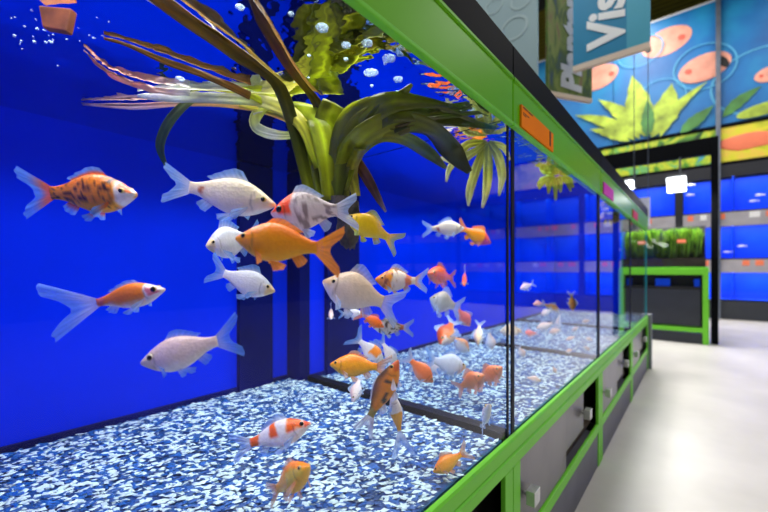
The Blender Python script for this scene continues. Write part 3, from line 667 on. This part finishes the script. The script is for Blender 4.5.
# pale leaves towards the left
lf([(322, 190, 2.4, 7), (314, 152, 2.4, 8), (298, 124, 2.4, 9), (262, 109, 2.39, 8), (220, 103, 2.37, 8), (176, 102, 2.36, 9), (128, 103, 2.38, 12), (82, 101, 2.37, 7)], [OLIVE, YEL, (226, 190, 110), (240, 206, 150), PNK, (236, 200, 196)], label='long leaf turning yellow then pink', wave=.5)
lf([(318, 168, 2.33, 8), (300, 122, 2.32, 14), (262, 99, 2.28, 17), (214, 92, 2.24, 22), (164, 92, 2.23, 18), (138, 96, 2.26, 3)], [LIME, YEL, (214, 224, 170), WHT, WHT], label='pale whitish leaf', wave=.3)
lf([(306, 118, 2.36, 8), (282, 103, 2.34, 10), (258, 112, 2.36, 14), (257, 128, 2.38, 14), (280, 135, 2.4, 12), (306, 133, 2.42, 5)], [LIME, (200, 210, 50), (214, 224, 130), PALE, (190, 206, 60)], label='looped pale green leaf', roll=.8)
lf([(316, 190, 2.42, 8), (310, 150, 2.42, 12), (290, 116, 2.38, 14), (252, 94, 2.25, 10), (228, 84, 2.18, 2)], [OLIVE, LIME, (190, 206, 30), LIME])
lf([(250, 96, 2.2, 8), (210, 76, 2.02, 9), (168, 60, 1.88, 11), (128, 44, 1.75, 6), (104, 38, 1.7, 3)], [BRN, (120, 84, 24), (110, 70, 20)], label='brown leaf flat under the surface', wave=.3)
lf([(240, 100, 2.3, 6), (200, 96, 2.26, 7), (172, 118, 2.4, 9), (160, 145, 2.5, 8), (166, 166, 2.55, 3)], [YEL, (90, 110, 60), (24, 60, 60)])
lf([(190, 92, 2.2, 9), (150, 86, 2.15, 12), (110, 68, 2.0, 14), (84, 46, 1.8, 3)], [WHT, PNK, (226, 160, 150), (180, 130, 110)], label='pink frayed leaf end', wave=.8)
mb = MB()
def blob(c, r, sz, seed, nu=14, nv=20, rough=.25):
    vs = []; fs = []
    for i in range(nu + 1):
        th = math.pi * i / nu
        for j in range(nv):
            ph = 2 * math.pi * j / nv
            d = Vector((math.sin(th) * math.cos(ph), math.sin(th) * math.sin(ph), math.cos(th)))
            k = r * (1 + rough * noise.noise(d * 2.2 + Vector((seed, 0, 0))) + rough * .5 * noise.noise(d * 6 + Vector((seed, 3, 0))))
            vs.append(Vector(c) + Vector((d.x * k * sz[0], d.y * k * sz[1], d.z * k * sz[2])))
    for i in range(nu):
        for j in range(nv): fs.append((i * nv + j, (i + 1) * nv + j, (i + 1) * nv + (j + 1) % nv, i * nv + (j + 1) % nv))
    return vs, fs
vs, fs = blob(P(349, 222, 2.42), .030, (.95, .95, 2.2), 4.2)
mb.add(vs, fs); obj('root_plug', mb, M['plug'], pl, smooth=True)
cup = MB()
c0 = P(340, 204, 2.38)
cup.tube(c0 + Vector((0, 0, -.02)), c0 + Vector((0, 0, .015)), .026, 16)
obj('stem_base', cup, M['plug'], pl)

p2 = empty('pale_water_plant', P(483, 145, 3.05), 'pale yellow drooping plant beside the first black seam, under the water surface', 'water plant')
for pts in ([(486, 143, 3.0, 5), (474, 152, 3.0, 8), (458, 160, 3.0, 10), (440, 158, 3.0, 3)], [(486, 143, 3.02, 6), (478, 164, 3.02, 10), (470, 190, 3.02, 9), (468, 206, 3.02, 2)],
            [(488, 142, 3.03, 6), (488, 166, 3.03, 10), (486, 192, 3.03, 8), (482, 208, 3.03, 2)], [(489, 142, 3.02, 5), (498, 156, 3.02, 9), (502, 176, 3.02, 8), (499, 196, 3.02, 2)],
            [(486, 142, 3.04, 5), (466, 146, 3.04, 9), (450, 168, 3.04, 6), (446, 182, 3.04, 2)], [(489, 142, 3.02, 4), (503, 147, 3.04, 6), (510, 160, 3.06, 2)]):
    leaf('leaf', p2, pts, [(170, 170, 60), (240, 232, 140), (246, 240, 200)], roll=random.uniform(-.5, .5), n=14, wave=.4)
for (bx_, by_, dp, lab, cols) in [(556, 178, 4.2, 'bushy green plant under the surface of the second aquarium', [(80, 140, 30), (150, 190, 70), (220, 220, 120)]), (611, 213, 6.6, 'brownish green plant under the surface of the third aquarium', [(70, 100, 20), (150, 140, 50), (200, 170, 90)])]:
    q = empty('floating_water_plant', P(bx_, by_, dp), lab, 'water plant')
    sc = 2.6 / dp
    for k in range(16):
        an = random.uniform(-1, 1); ln = random.uniform(14, 34) * sc
        e = (bx_ + an * 32 * sc, by_ + ln * (1.1 - .6 * abs(an)))
        m_ = ((bx_ + e[0]) / 2 + an * 6 * sc, by_ + 3 * sc)
        dj = dp * (1 + random.uniform(-.02, .02))
        leaf('leaf', q, [(bx_ + an * 6 * sc, by_, dj, 3), (m_[0], m_[1], dj, 8 * sc + 2), (e[0], e[1], dj, 2)], cols, n=8, roll=random.uniform(-.6, .6), wave=.3)
# bubbles, lamp glints and a stand-in reflection under the surface
def bubmat():
    m, nt, out = newmat('bubble_film')
    lw = nt.nodes.new('ShaderNodeLayerWeight'); lw.inputs['Blend'].default_value = .45
    nz = nt.nodes.new('ShaderNodeTexNoise'); nz.inputs['Scale'].default_value = 160
    tc = nt.nodes.new('ShaderNodeTexCoord'); nt.links.new(tc.outputs['Object'], nz.inputs['Vector'])
    mu = nt.nodes.new('ShaderNodeMath'); mu.operation = 'MULTIPLY_ADD'; mu.inputs[1].default_value = 2.2; mu.inputs[2].default_value = -.62
    nt.links.new(nz.outputs['Fac'], mu.inputs[0])
    mxm = nt.nodes.new('ShaderNodeMath'); mxm.operation = 'MULTIPLY'; mxm.use_clamp = True; nt.links.new(mu.outputs[0], mxm.inputs[0]); nt.links.new(lw.outputs['Facing'], mxm.inputs[1])
    tr = nt.nodes.new('ShaderNodeBsdfTransparent'); df = nt.nodes.new('ShaderNodeBsdfPrincipled')
    df.inputs['Base Color'].default_value = (.6, .82, 1, 1); df.inputs['Roughness'].default_value = .1
    mx = nt.nodes.new('ShaderNodeMixShader'); nt.links.new(mxm.outputs[0], mx.inputs['Fac']); nt.links.new(tr.outputs[0], mx.inputs[1]); nt.links.new(df.outputs[0], mx.inputs[2])
    nt.links.new(mx.outputs[0], out.inputs[0]); return m
M['bubble'] = bubmat()
def bubble(px, py, w, label, group):
    dep = F * (WZ - .012) / (HY - py); c = P(px, py, dep); c.z += .0032; r = w / 2 * dep * D / F
    if c.x > -1.1 * D: return
    mb = MB(); vs = []; fs = []; nu, nv = 6, 14
    for i in range(nu + 1):
        th = math.pi / 2 + math.pi / 2 * i / nu
        for j in range(nv):
            ph = 2 * math.pi * j / nv; vs.append(c + Vector((math.sin(th) * math.cos(ph) * r, math.sin(th) * math.sin(ph) * r, math.cos(th) * r * .09)))
    for i in range(nu):
        for j in range(nv): fs.append((i * nv + j, i * nv + (j + 1) % nv, (i + 1) * nv + (j + 1) % nv, (i + 1) * nv + j))
    fs.append(tuple(range(nv)))
    mb.add(vs, fs); o = obj('bubble', mb, M['bubble'], smooth=True); tag(o, label, 'bubble', group)
gb = 'flattened air bubbles under the water surface'
for (x, y, w) in [(364, 21, 17), (367, 46, 12), (346, 48, 10), (401, 51, 7), (389, 61, 14), (371, 75, 15), (398, 82, 10), (397, 96, 11), (421, 101, 12), (457, 90, 9), (461, 108, 12), (322, 31, 13), (240, 10, 9), (291, 17, 6), (346, 62, 5), (385, 66, 4), (309, 58, 4), (350, 10, 7), (372, 88, 4), (440, 106, 5), (448, 112, 6), (472, 112, 7), (480, 118, 6), (268, 38, 9), (180, 81, 9)]:  # the last two discs are added as glints of shop lamps
    bubble(x, y, w, 'flat pale blue air bubble (two are added lamp glints) clinging under the water surface near the green fascia', gb)
gs = 'tiny air bubbles scattered at the water surface'
for k in range(60):
    x = random.gauss(52, 38) if k < 42 else random.uniform(150, 500); y = random.gauss(38, 18) if k < 42 else random.uniform(60, 118)
    if y > 88: continue
    if x < -4 or y < -2: continue
    bubble(x, y, random.choice([1.4, 1.8, 2.2, 3.0]), 'tiny white air bubble speck at the water surface', gs)
sc = MB(); dep = 1.49
tp = [(38, 5), (71, 8), (66, 31), (42, 27)]
sc.prism([P(x, y, dep) for x, y in tp], FWD * .012)
tag(obj('reflection_piece', sc, M['terracotta'], bevel=.002), 'reddish brown square piece standing in for a reflection near the surface', 'stand-in reflection')  # solid brown piece put in for a reflection at the water surface

# ------------------------------------------------------------------ far wall of racks
T0 = 26.6
def wy(py, px=740): return (HY - py) / F * dT(px, T0)       # height on the rack front from a sighting
zA, zB = wy(210), wy(174); zC, zD = wy(258), wy(224); zE, zF = wy(300), wy(271)
tiers = [('top', zA, zB), ('middle', zC, zD), ('bottom', zE, zF)]
UW = 4.48; X0 = -.94 - 2 * UW
NU = 7
def rack(k):
    x0 = X0 + k * UW; x1 = x0 + UW
    where = 'right of the black portal' if k == 2 else 'behind the planted display' if k == 1 else 'farther along the end wall'
    r = empty('tank_rack', W((x0 + x1) / 2, T0 + 1, -2.6), 'dark rack of three tiers of blue tanks ' + where, 'tank rack', 'tank racks along the end wall')
    obj('plinth', MB().rbox(x0, x1, T0, T0 + 1.5, -2.6, zE - .06), M['charcoal'], r)
    f = MB()
    for a in (x0, x1 - .16): f.rbox(a, a + .32 if a == x0 else a + .16, T0 - .02, T0 + 1.5, zE - .06, wy(165))
    obj('upright', MB().rbox(x0, x0 + .30, T0 - .03, T0 + 1.5, zE - .06, wy(163)), M['rackframe'], r)
    obj('upright', MB().rbox(x1 - .04, x1, T0 - .03, T0 + 1.5, zE - .06, wy(163)), M['rackframe'], r)
    obj('header', MB().rbox(x0, x1, T0 - .04, T0 + 1.5, zB + .12, wy(163)).rbox(x0, x1, T0 - .04, T0 + .0, zB - .09, zB + .12), M['rackframe'], r)
    obj('back', MB().rbox(x0, x1, T0 + 1.5, T0 + 1.55, -2.6, wy(163)), M['dark'], r)
    for nm, a, b in (('shelf', zD + .02, zA - .01), ('shelf', zF + .02, zC - .01)):
        s = obj('shelf', MB().rbox(x0 + .3, x1 - .04, T0, T0 + 1.5, a + .10, b), M['rackframe'], r)
        obj('shelf_edge', MB().rbox(x0 + .3, x1 - .04, T0 - .05, T0, a - .10, b - (b - a) * .1), M['shelf'], s)
    for ti, (nm, za, zb) in enumerate(tiers):
        for h in range(2):
            a = x0 + .32 + h * (UW - .36) / 2; b = a + (UW - .36) / 2 - .02
            t = empty('rack_tank', W((a + b) / 2, T0 + .7, za), '%s tier blue tank, %s dark upright, rack %s' % (nm, 'next to' if h == 0 else 'away from', where), 'aquarium', 'blue tanks of the end wall racks')
            obj('shell', MB().rbox(a, b, T0 + 1.1, T0 + 1.14, za, zb).rbox(a, a + .015, T0 + .04, T0 + 1.1, za, zb).rbox(b - .015, b, T0 + .04, T0 + 1.1, za, zb).rbox(a, b, T0 + .04, T0 + 1.1, za, za + .015), M['blue2'], t)
            obj('front_glass', MB().rbox(a, b, T0 + .02, T0 + .035, za, zb), M['rackglass'], t)
    for ti, (a, b) in enumerate(((zD, zA), (zF, zC))):
        rnd = random.Random(k * 7 + ti)
        pos = x0 + .5
        while pos < x1 - .6:
            w = rnd.uniform(.22, .42)
            if rnd.random() < .8:
                zc = a + (b - a) * .62; hh = (b - a) * .2
                cname = rnd.choice(['salmon', 'white', 'salmon'])
                tag(obj('shelf_label', MB().rbox(pos, pos + w, T0 - .07, T0 - .052, zc - hh, zc + hh), M[cname]), '%s price label on the %s shelf edge of the blue tank racks' % ('orange' if cname == 'salmon' else 'white', ('upper', 'lower')[ti]), 'price label', 'price labels on the rack shelves')
            pos += w + rnd.uniform(.05, .5)
for k in range(NU): rack(k)
for nm, za, zb in tiers:
    for seg in range(3):
        L = NU * UW * D / 3
        area('tank_tier_lamp', W(X0 + NU * UW * (seg + .5) / 3, T0 + .36, zb + .08), (0, 0, 0), L, .1, 27)
# little pale fish in the racks
for k, (x, y) in enumerate([(759, 195), (753, 201), (690, 185), (741, 246), (689, 195), (727, 252)]):
    p_ = PT(x, y, T0 + .5); xp = -p_.x / D
    SEED[0] += 1
    mb = MB(); vs, fs = blob((0, 0, 0), 1, (.055, .012, .02), k, 8, 10, .1); mb.add(vs, fs)
    mb.prism([Vector((.045, -.002, 0)), Vector((.085, -.002, .022)), Vector((.075, -.002, 0)), Vector((.085, -.002, -.022))], (0, .004, 0))
    mb.v = [v + p_ for v in mb.v]
    tag(obj('small_fish', mb, M['white'], smooth=False), 'tiny white fish in a blue rack tank on the end wall', 'fish', 'tiny fish in the rack tanks')

# printed strip and the big poster above the racks
def onwall(px, py, off=0): 
    p = PT(px, py, T0); p.y -= off; return p
zs0, zs1 = wy(160), wy(125); zp0, zp1 = wy(121), wy(2, 713)
XS = [PT(718, 100, T0).x / D + d for d in (-9.6, -4.8, 0, 4.8, 9.6)]
for k in range(4):
    a, b = XS[k], XS[k + 1]
    lb = ['planted print strip hidden behind the tank row', 'green and yellow planted print strip left of the grey wall post', 'yellow print strip with a large orange fish, right of the grey wall post', 'yellow print strip at the far side of the end wall'][k]
    s = empty('print_strip', W((a + b) / 2, T0, zs0), lb, 'printed panel', 'print strips over the racks')
    obj('print_board', MB().rbox(a + .02, b - .02, T0 - .02, T0 + .1, zs0, zs1), M['strip'] if k < 2 else M['strip2'], s)
    obj('border', MB().rbox(a, b, T0 - .06, T0 + .1, zs1, zs1 + .16).rbox(a, b, T0 - .06, T0 + .1, zs0 - .14, zs0), M['black'], s)
    if k == 2:
        c = onwall(748, 141); vs, fs = blob((c.x, T0 * D - .01, c.z), 1, (.42, .012, .15), 3, 10, 20, .12)
        obj('fish_print', MB().add(vs, fs), M['salmon'], s, smooth=True)
    lb = ['blue underwater poster behind the hanging signs', 'blue underwater poster with pink fish and yellow green leaves', 'blue underwater poster with bubble rings right of the grey wall post', 'blue underwater poster at the far side of the end wall'][k]
    p = empty('wall_poster', W((a + b) / 2, T0, zp0), lb, 'poster', 'underwater posters over the racks')
    obj('poster_board', MB().rbox(a + .02, b - .02, T0 - .02, T0 + .1, zp0, zp1), M['poster'], p)
    obj('poster_rim', MB().rbox(a, b, T0 - .04, T0 + .1, zp1, zp1 + .1), M['white'], p)
    kk = [0]
    def nx(): kk[0] += 1; return .012 + .0022 * kk[0]
    def ell(cx, cy, rx, ry, ang=0, n=26, wob=0):
        c = onwall(cx, cy); s_ = dT(cx, T0) * D / F; of_ = nx()
        return [Vector((c.x + (rx * math.cos(q) * math.cos(ang) - ry * math.sin(q) * math.sin(ang)) * s_ * 1.28, T0 * D - of_, c.z + (rx * math.cos(q) * math.sin(ang) + ry * math.sin(q) * math.cos(ang)) * s_)) for q in [2 * math.pi * i / n for i in range(n)]]
    def discus(cx, cy, r, flipx):
        a0 = .35
        f = obj('fish_print', MB().prism(ell(cx, cy, r, r * .82, a0), (0, .002, 0)), M['pink'], p)
        obj('snout_print', MB().prism(ell(cx + flipx * r * .98, cy - flipx * r * .28, r * .14, r * .18, a0), (0, .002, 0)), M['pinkred'], f)
        obj('tail_print', MB().prism(ell(cx - flipx * r * 1.22, cy + flipx * r * .36, r * .16, r * .42, a0), (0, .002, 0)), M['dark'], f)
    def ringp(cx, cy, rx, ry):
        o_, i_ = ell(cx, cy, rx, ry, .2, 36), ell(cx, cy, rx * .94, ry * .955, .2, 36); n = 36
        for v_, w_ in zip(o_, i_): w_.y = v_.y
        obj('bubble_ring_print', MB().add([v for v in o_] + [v for v in i_], [(i, (i + 1) % n, n + (i + 1) % n, n + i) for i in range(n)]), M['ring'], p)
    def blade(base, tip, w, mt, bendx=0):
        b0, t0_ = onwall(*base), onwall(*tip); s_ = dT(base[0], T0) * D / F; pts = []
        n = 10; d = t0_ - b0; nr_ = Vector((d.z, 0, -d.x)).normalized()
        prof = [math.sin(math.pi * (i / n) ** .8) * (1 - .15 * (i % 2)) for i in range(n + 1)]
        ctr = [b0 + d * (i / n) + nr_ * (bendx * s_ * math.sin(math.pi * i / n)) for i in range(n + 1)]
        L_ = [c + nr_ * (w * s_ * q * .5) for c, q in zip(ctr, prof)]; R_ = [c - nr_ * (w * s_ * q * .5) for c, q in zip(ctr, prof)]
        pts = L_ + R_[::-1][1:-1]
        yy = T0 * D - nx()
        for v in pts: v.y = yy
        obj('leaf_print', MB().prism(pts, (0, .002, 0)), M[mt], p)
    if k == 1:
        discus(666, 42, 16, 1); discus(598, 78, 14, 1); discus(704, 68, 16, -1)
        ringp(704, 67, 19, 23); ringp(662, 98, 15, 19); ringp(640, 52, 15, 15)
        blade((645, 137), (632, 76), 24, 'yprint'); blade((652, 138), (672, 84), 24, 'yprint', 3); blade((660, 138), (708, 82), 10, 'yprint', -6)
        blade((640, 140), (598, 100), 14, 'yprint', 5); blade((636, 141), (575, 116), 12, 'yprint', 5); blade((648, 138), (648, 100), 12, 'dprint'); blade((680, 134), (714, 106), 12, 'dprint')
        blade((630, 142), (590, 130), 10, 'yprint', 2)
    if k == 2:
        ringp(764, 80, 32, 34); discus(770, 74, 9, -1)
        blade((722, 118), (762, 86), 11, 'dprint', -2)
        obj('striped_fish_print', MB().prism(ell(764, 109, 16, 6, .2), (0, .002, 0)), M['yprint'], p)
post = MB(); c = onwall(718, 100)
post.box((c.x - .035, T0 * D - .10, 0), (c.x + .035, T0 * D - .04, zp1 * D + EYE + .6))
tag(obj('wall_post', post, M['metal']), 'slim grey metal post between the two large posters', 'post')

# ------------------------------------------------------------------ black portal with grow lamps, planted display stand
TP = 17.3
pr = PT(714.5, 200, TP); pz = (HY - 136) / F * dT(715, TP)
xr0, xr1 = PT(711, 200, TP).x, PT(718.5, 200, TP).x
fr = empty('portal_frame', (pr.x - 1.5, TP * D, 0), 'black metal portal frame standing around the planted display', 'frame')
obj('upright', MB().box((xr0, TP * D, 0), (xr1, TP * D + .1, pz * D + EYE)), M['black'], fr, bevel=.004)
xl = PT(560, 200, TP).x
obj('upright', MB().box((xl, TP * D, 0), (xl + .1, TP * D + .1, pz * D + EYE)), M['black'], fr, bevel=.004)
obj('beam', MB().box((xl, TP * D, pz * D + EYE - .21), (xr0, TP * D + .1, pz * D + EYE)), M['black'], fr, bevel=.004)
def growlamp(x0, x1, y0, y1, T, label, xrod):
    c = PT((x0 + x1) / 2, y1, T); o = empty('grow_lamp', c, label, 'lamp', 'hanging grow lamps')
    a, b = PT(x0, y1, T), PT(x1, y0, T); ww = b.x - a.x
    hz = b.z - a.z
    mb = MB(); dep_ = .10
    # tilted slab: lower edge towards the aisle
    q = [Vector((a.x, T * D + dep_, a.z)), Vector((b.x, T * D + dep_, a.z)), Vector((b.x, T * D - dep_, b.z)), Vector((a.x, T * D - dep_, b.z))]
    obj('led_panel', MB().prism(q, (0, .012, .012)), M['lamp'], o, bevel=.008)
    area('grow_lamp_light', (a.x + ww / 2, T * D - .02, a.z - .03), (0, 0, 0), .3, .2, 28)
    obj('lamp_back', MB().prism([v + Vector((0, .014, .014)) for v in q], (0, .02, .03)), M['charcoal'], o)
    rx = PT(xrod, y0, T).x
    obj('hanger', MB().tube((rx, T * D + dep_ * .4, a.z + hz * .8), (rx, T * D + dep_ * .4, pz * D + EYE - .215), .012, 8), M['metal'], o)
growlamp(667, 686, 178, 192, TP - .25, 'white glowing grow lamp hanging nearer the right post of the black frame', 680)
growlamp(623, 634, 182, 189, TP - .1, 'smaller white grow lamp hanging just past the end of the tank row', 634)
TS = 17.0
sx0, sx1 = PT(610, 270, TS).x, PT(709, 270, TS).x
zt = lambda py: (HY - py) / F * dT(700, TS) * D + EYE
st = empty('display_stand', ((sx0 + sx1) / 2, TS * D + .25, 0), 'dark display cabinet with a green frame at the end of the aisle', 'display cabinet')
y0 = TS * D; y1 = y0 + .5; zb_, ztp = zt(275), zt(268)
for x in (sx0, sx1 - .06):
    for y in (y0, y1 - .06): obj('post', MB().box((x, y, 0), (x + .06, y + .06, ztp)), M['greenrail'], st, bevel=.003)
for y in (y0, y1 - .05):
    obj('top_rail', MB().box((sx0 + .06, y, zb_), (sx1 - .06, y + .05, ztp)), M['greenrail'], st, bevel=.003)
    obj('lower_rail', MB().box((sx0 + .06, y, zt(333)), (sx1 - .06, y + .05, zt(328.5))), M['greenrail'], st, bevel=.003)
obj('top_board', MB().box((sx0 + .01, y0 + .01, ztp - .01), (sx1 - .01, y1 - .01, ztp + .012)), M['greenrail'], st)
obj('plinth', MB().box((sx0 + .06, y0 + .02, 0), (sx1 - .06, y1 - .02, zt(334))), M['charcoal'], st)
obj('inner_back', MB().box((sx0 + .06, y0 + .14, zt(328)), (sx1 - .06, y0 + .18, zb_)), M['dark'], st)
dd = obj('door', MB().box((sx0 + .08, y0 + .02, zt(327)), (sx1 - .08, y0 + .05, zt(290))), M['charcoal'], st, bevel=.004)
obj('shelf_board', MB().box((sx0 + .06, y0 + .03, zt(290)), (sx1 - .06, y0 + .14, zt(287))), M['dark'], st)
pb = PT(664, 283, TS).x
for i, (a, b) in enumerate(((655, 670), (694, 700))):
    tag(obj('blue_box', MB().box((PT(a, 283, TS).x, y0 + .06, zt(287)), (PT(b, 283, TS).x, y0 + .13, zt(279))), M['blue2']), ['wide blue box on the open shelf of the green framed cabinet', 'small blue box at the post side of the cabinet shelf'][i], 'box')
pt_ = empty('planted_aquarium', ((sx0 + sx1) / 2, y0 + .25, ztp + .012), 'rectangular glass tank full of green plants on the green framed cabinet', 'aquarium')
tz0, tz1 = ztp + .012, zt(222.5)
g = MB()
for a, b in (((sx0 + .02, y0 + .02), (sx1 - .02, y0 + .026)), ((sx0 + .02, y1 - .026), (sx1 - .02, y1 - .02)), ((sx0 + .02, y0 + .026), (sx0 + .026, y1 - .026)), ((sx1 - .026, y0 + .026), (sx1 - .02, y1 - .026))):
    g.box((a[0], a[1], tz0), (b[0], b[1], tz1))
obj('glass_walls', g, M['rackglass'], pt_)
obj('soil_bed', MB().box((sx0 + .03, y0 + .03, tz0), (sx1 - .03, y1 - .03, tz0 + .12)), M['soil'], pt_)
a_ = PT(677, 240, TS)
obj('label', MB().box((a_.x, y0 + .014, zt(242)), (a_.x + .09, y0 + .0195, zt(238.5))), M['salmon'], pt_)['label'] = 'small orange and white sticker'
obj('back_film', MB().box((sx0 + .03, y1 - .034, tz0 + .12), (sx1 - .03, y1 - .028, tz1)), M['dark'], pt_)
gm = attrmat('tank_greenery', .5, translucent=.3)
mb = MB(); vc = []
for k in range(5000):
    x = random.uniform(sx0 + .07, sx1 - .07); y = random.uniform(y0 + .07, y1 - .08); h = random.uniform(.45, 1.0) * (tz1 - tz0 - .14) * (.98 + .25 * noise.noise(Vector((x * 3, 0, 1)))); w = random.uniform(.004, .012)
    h = min(h, (tz1 - tz0 - .135) * random.uniform(.9, 1))
    an = random.uniform(0, math.pi); dx, dy = math.cos(an) * w, math.sin(an) * w; lx, ly = random.uniform(-.04, .04), random.uniform(-.03, .03); z = tz0 + .118
    lo = random.uniform(.0, .7) * h
    vs = [(x - dx, y - dy, z + lo), (x + dx, y + dy, z + lo), (x + dx + lx * .5, y + dy + ly * .5, z + lo + (h - lo) * .6), (x + lx, y + ly, z + h), (x - dx + lx * .5, y - dy + ly * .5, z + lo + (h - lo) * .6)]
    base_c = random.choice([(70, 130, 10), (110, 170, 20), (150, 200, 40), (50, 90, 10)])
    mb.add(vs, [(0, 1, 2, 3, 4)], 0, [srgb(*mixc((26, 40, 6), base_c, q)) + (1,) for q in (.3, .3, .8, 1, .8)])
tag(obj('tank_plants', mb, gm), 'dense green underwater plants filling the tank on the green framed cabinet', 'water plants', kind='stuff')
wb = PT(640, 210, 13.2)
o = MB().box((PT(632, 210, 13).x, 13 * D, (HY - 226) / F * dT(645, 13) * D + EYE), (PT(650, 210, 13).x, 13 * D + .02, (HY - 197.5) / F * dT(645, 13) * D + EYE))
hb = empty('hanging_notice_sign', (PT(641, 210, 13).x, 13 * D, (HY - 226) / F * dT(645, 13) * D + EYE), 'white notice board hanging just past the end of the green hood', 'sign')
obj('board', o, M['white'], hb)
for px_ in (634, 648): obj('cable', MB().tube((PT(px_, 210, 13).x, 13 * D + .01, (HY - 198) / F * dT(645, 13) * D + EYE), (PT(px_, 210, 13).x, 13 * D + .01, RH), .004, 6), M['metal'], hb)

# ------------------------------------------------------------------ hanging signs
TV = 9.0
l_, r_ = PT(573, 68, TV), PT(650, 41, TV); zv = l_.z; zvt = zv + 1.55
vs_ = empty('hanging_sign', ((l_.x + r_.x) / 2, TV * D, zv), 'turquoise hanging sign with large white letters Vis reading upwards', 'sign')
wv_ = r_.x - l_.x; xm = l_.x + wv_ * .72
obj('panel', MB().box((l_.x, TV * D, zv + .012), (xm, TV * D + .03, zvt)), M['signblue'], vs_)
obj('pale_panel', MB().box((xm, TV * D, zv + .012), (r_.x, TV * D + .03, zvt)), M['signpale'], vs_)
obj('bottom_edge', MB().box((l_.x, TV * D - .004, zv - .03), (r_.x, TV * D + .034, zv + .012)), M['cream'], vs_)
obj('lettering', text_mb('Vis', .34, (l_.x + wv_ * .68, TV * D - .003, zv + .045), (0, 0, 1), (-1, 0, 0), .004, .011, .25), M['lettering'], vs_)
for q in (.2, .8): obj('cable', MB().tube((l_.x + wv_ * q, TV * D + .015, zvt), (l_.x + wv_ * q, TV * D + .015, RH), .004, 6), M['metal'], vs_)
d0 = 8.4; z_ = 178 / F * d0; d1 = F * z_ / 170
pL, pR = P(548, 92, d0), P(592, 100, d1); pL.z = pR.z = (pL.z + pR.z) / 2
wd = (pR - pL); wl = wd.length; wd.normalize(); nn = wd.cross(Vector((0, 0, 1)))
ps = empty('hanging_sign', (pL + pR) / 2, 'hanging sign with plant photo and white letters Planten, greyed as if in shade, reading upwards', 'sign')
def board(a, b, z0, z1, off0, off1):
    p0, p1 = pL + wd * (a * wl), pL + wd * (b * wl)
    pts = [p0 + nn * off0, p1 + nn * off0, p1 + nn * off1, p0 + nn * off1]
    return MB().prism([Vector((q.x, q.y, pL.z + z0)) for q in pts], (0, 0, z1 - z0))
obj('panel', board(0, 1, .012, 1.7, -.03, 0), M['plantphoto'], ps)
obj('bottom_edge', board(0, 1, -.02, .012, -.034, .004), M['cream'], ps)
obj('lettering', text_mb('Planten', .28, pL + wd * (wl * .72) + nn * .003 + Vector((0, 0, .035)), (0, 0, 1), -wd, .004, .014, .12), M['shadeletter'], ps)
for q in (.2, .8):
    pc = pL + wd * (wl * q) - nn * .015; obj('cable', MB().tube((pc.x, pc.y, pL.z + 1.7), (pc.x, pc.y, RH), .004, 6), M['metal'], ps)
TB = 7.6
bR, bL = PT(537, 95, TB), PT(452, 95, TB)
bn = empty('hanging_banner', ((bR.x + bL.x) / 2, TB * D, bR.z - .1), 'wide pale blue grey banner with faint circles hanging behind the black hood top', 'banner')
obj('panel', MB().box((bL.x, TB * D, bR.z - .1), (bR.x, TB * D + .03, bR.z + 1.9)), M['banner'], bn)
for cx_, cy_, rr in ((514, 28, 12), (500, 62, 9), (521, 0, 9), (494, 6, 8)):
    c = PT(cx_, cy_, TB); s_ = dT(cx_, TB) * D / F; n = 32; ws = []
    for R_ in (rr, rr * .8): ws += [Vector((c.x + R_ * s_ * 1.2 * math.cos(2 * math.pi * i / n), TB * D - .003, c.z + R_ * s_ * math.sin(2 * math.pi * i / n))) for i in range(n)]
    obj('printed_ring', MB().add(ws, [(i, (i + 1) % n, n + (i + 1) % n, n + i) for i in range(n)]), M['bannerring'], bn)
for q in (.15, .85): 
    xx = bL.x + (bR.x - bL.x) * q; obj('cable', MB().tube((xx, TB * D + .015, bR.z + 1.9), (xx, TB * D + .015, RH), .004, 6), M['metal'], bn)

# ------------------------------------------------------------------ shop lamps, camera
for (x, y, p) in [(2.6, -.5, 62), (2.6, 3.3, 62), (2.2, 7.2, 95), (5.2, 1.2, 50), (4.7, 2.6, 50), (-3.6, 6.5, 70)]:
    area('ceiling_lamp', (x, y, 6.3), (0, 0, 0), 1.6, 2.4, p, (1, .975, .94))
for y in (1.2, 4.4, 7.6): area('ceiling_tube_lamp', (-1.0, y, 6.3), (0, 0, 0), .4, 3.0, 130, (1, .975, .94))
w = bpy.data.worlds.new('world'); bpy.context.scene.world = w; w.use_nodes = True
w.node_tree.nodes['Background'].inputs[0].default_value = (.4, .5, .7, 1); w.node_tree.nodes['Background'].inputs[1].default_value = .05
cd = bpy.data.cameras.new('camera'); cam = bpy.data.objects.new('camera', cd); C.objects.link(cam)
cam.location = CAM; cam.rotation_euler = (math.pi / 2, 0, A); cd.sensor_width = 36; cd.lens = F / 768 * 36; cd.shift_y = (HY - 256) / 768; cd.clip_start = .02
cd.dof.use_dof = True; cd.dof.focus_distance = 2.1 * D; cd.dof.aperture_fstop = 2.5
scn = bpy.context.scene; scn.camera = cam
scn.view_settings.view_transform = 'Standard'; scn.view_settings.look = 'None'; scn.view_settings.gamma = 1; scn.view_settings.exposure = 0
scn.view_settings.use_curve_mapping = False
scn.cycles.transparent_max_bounces = 24; scn.cycles.max_bounces = 10
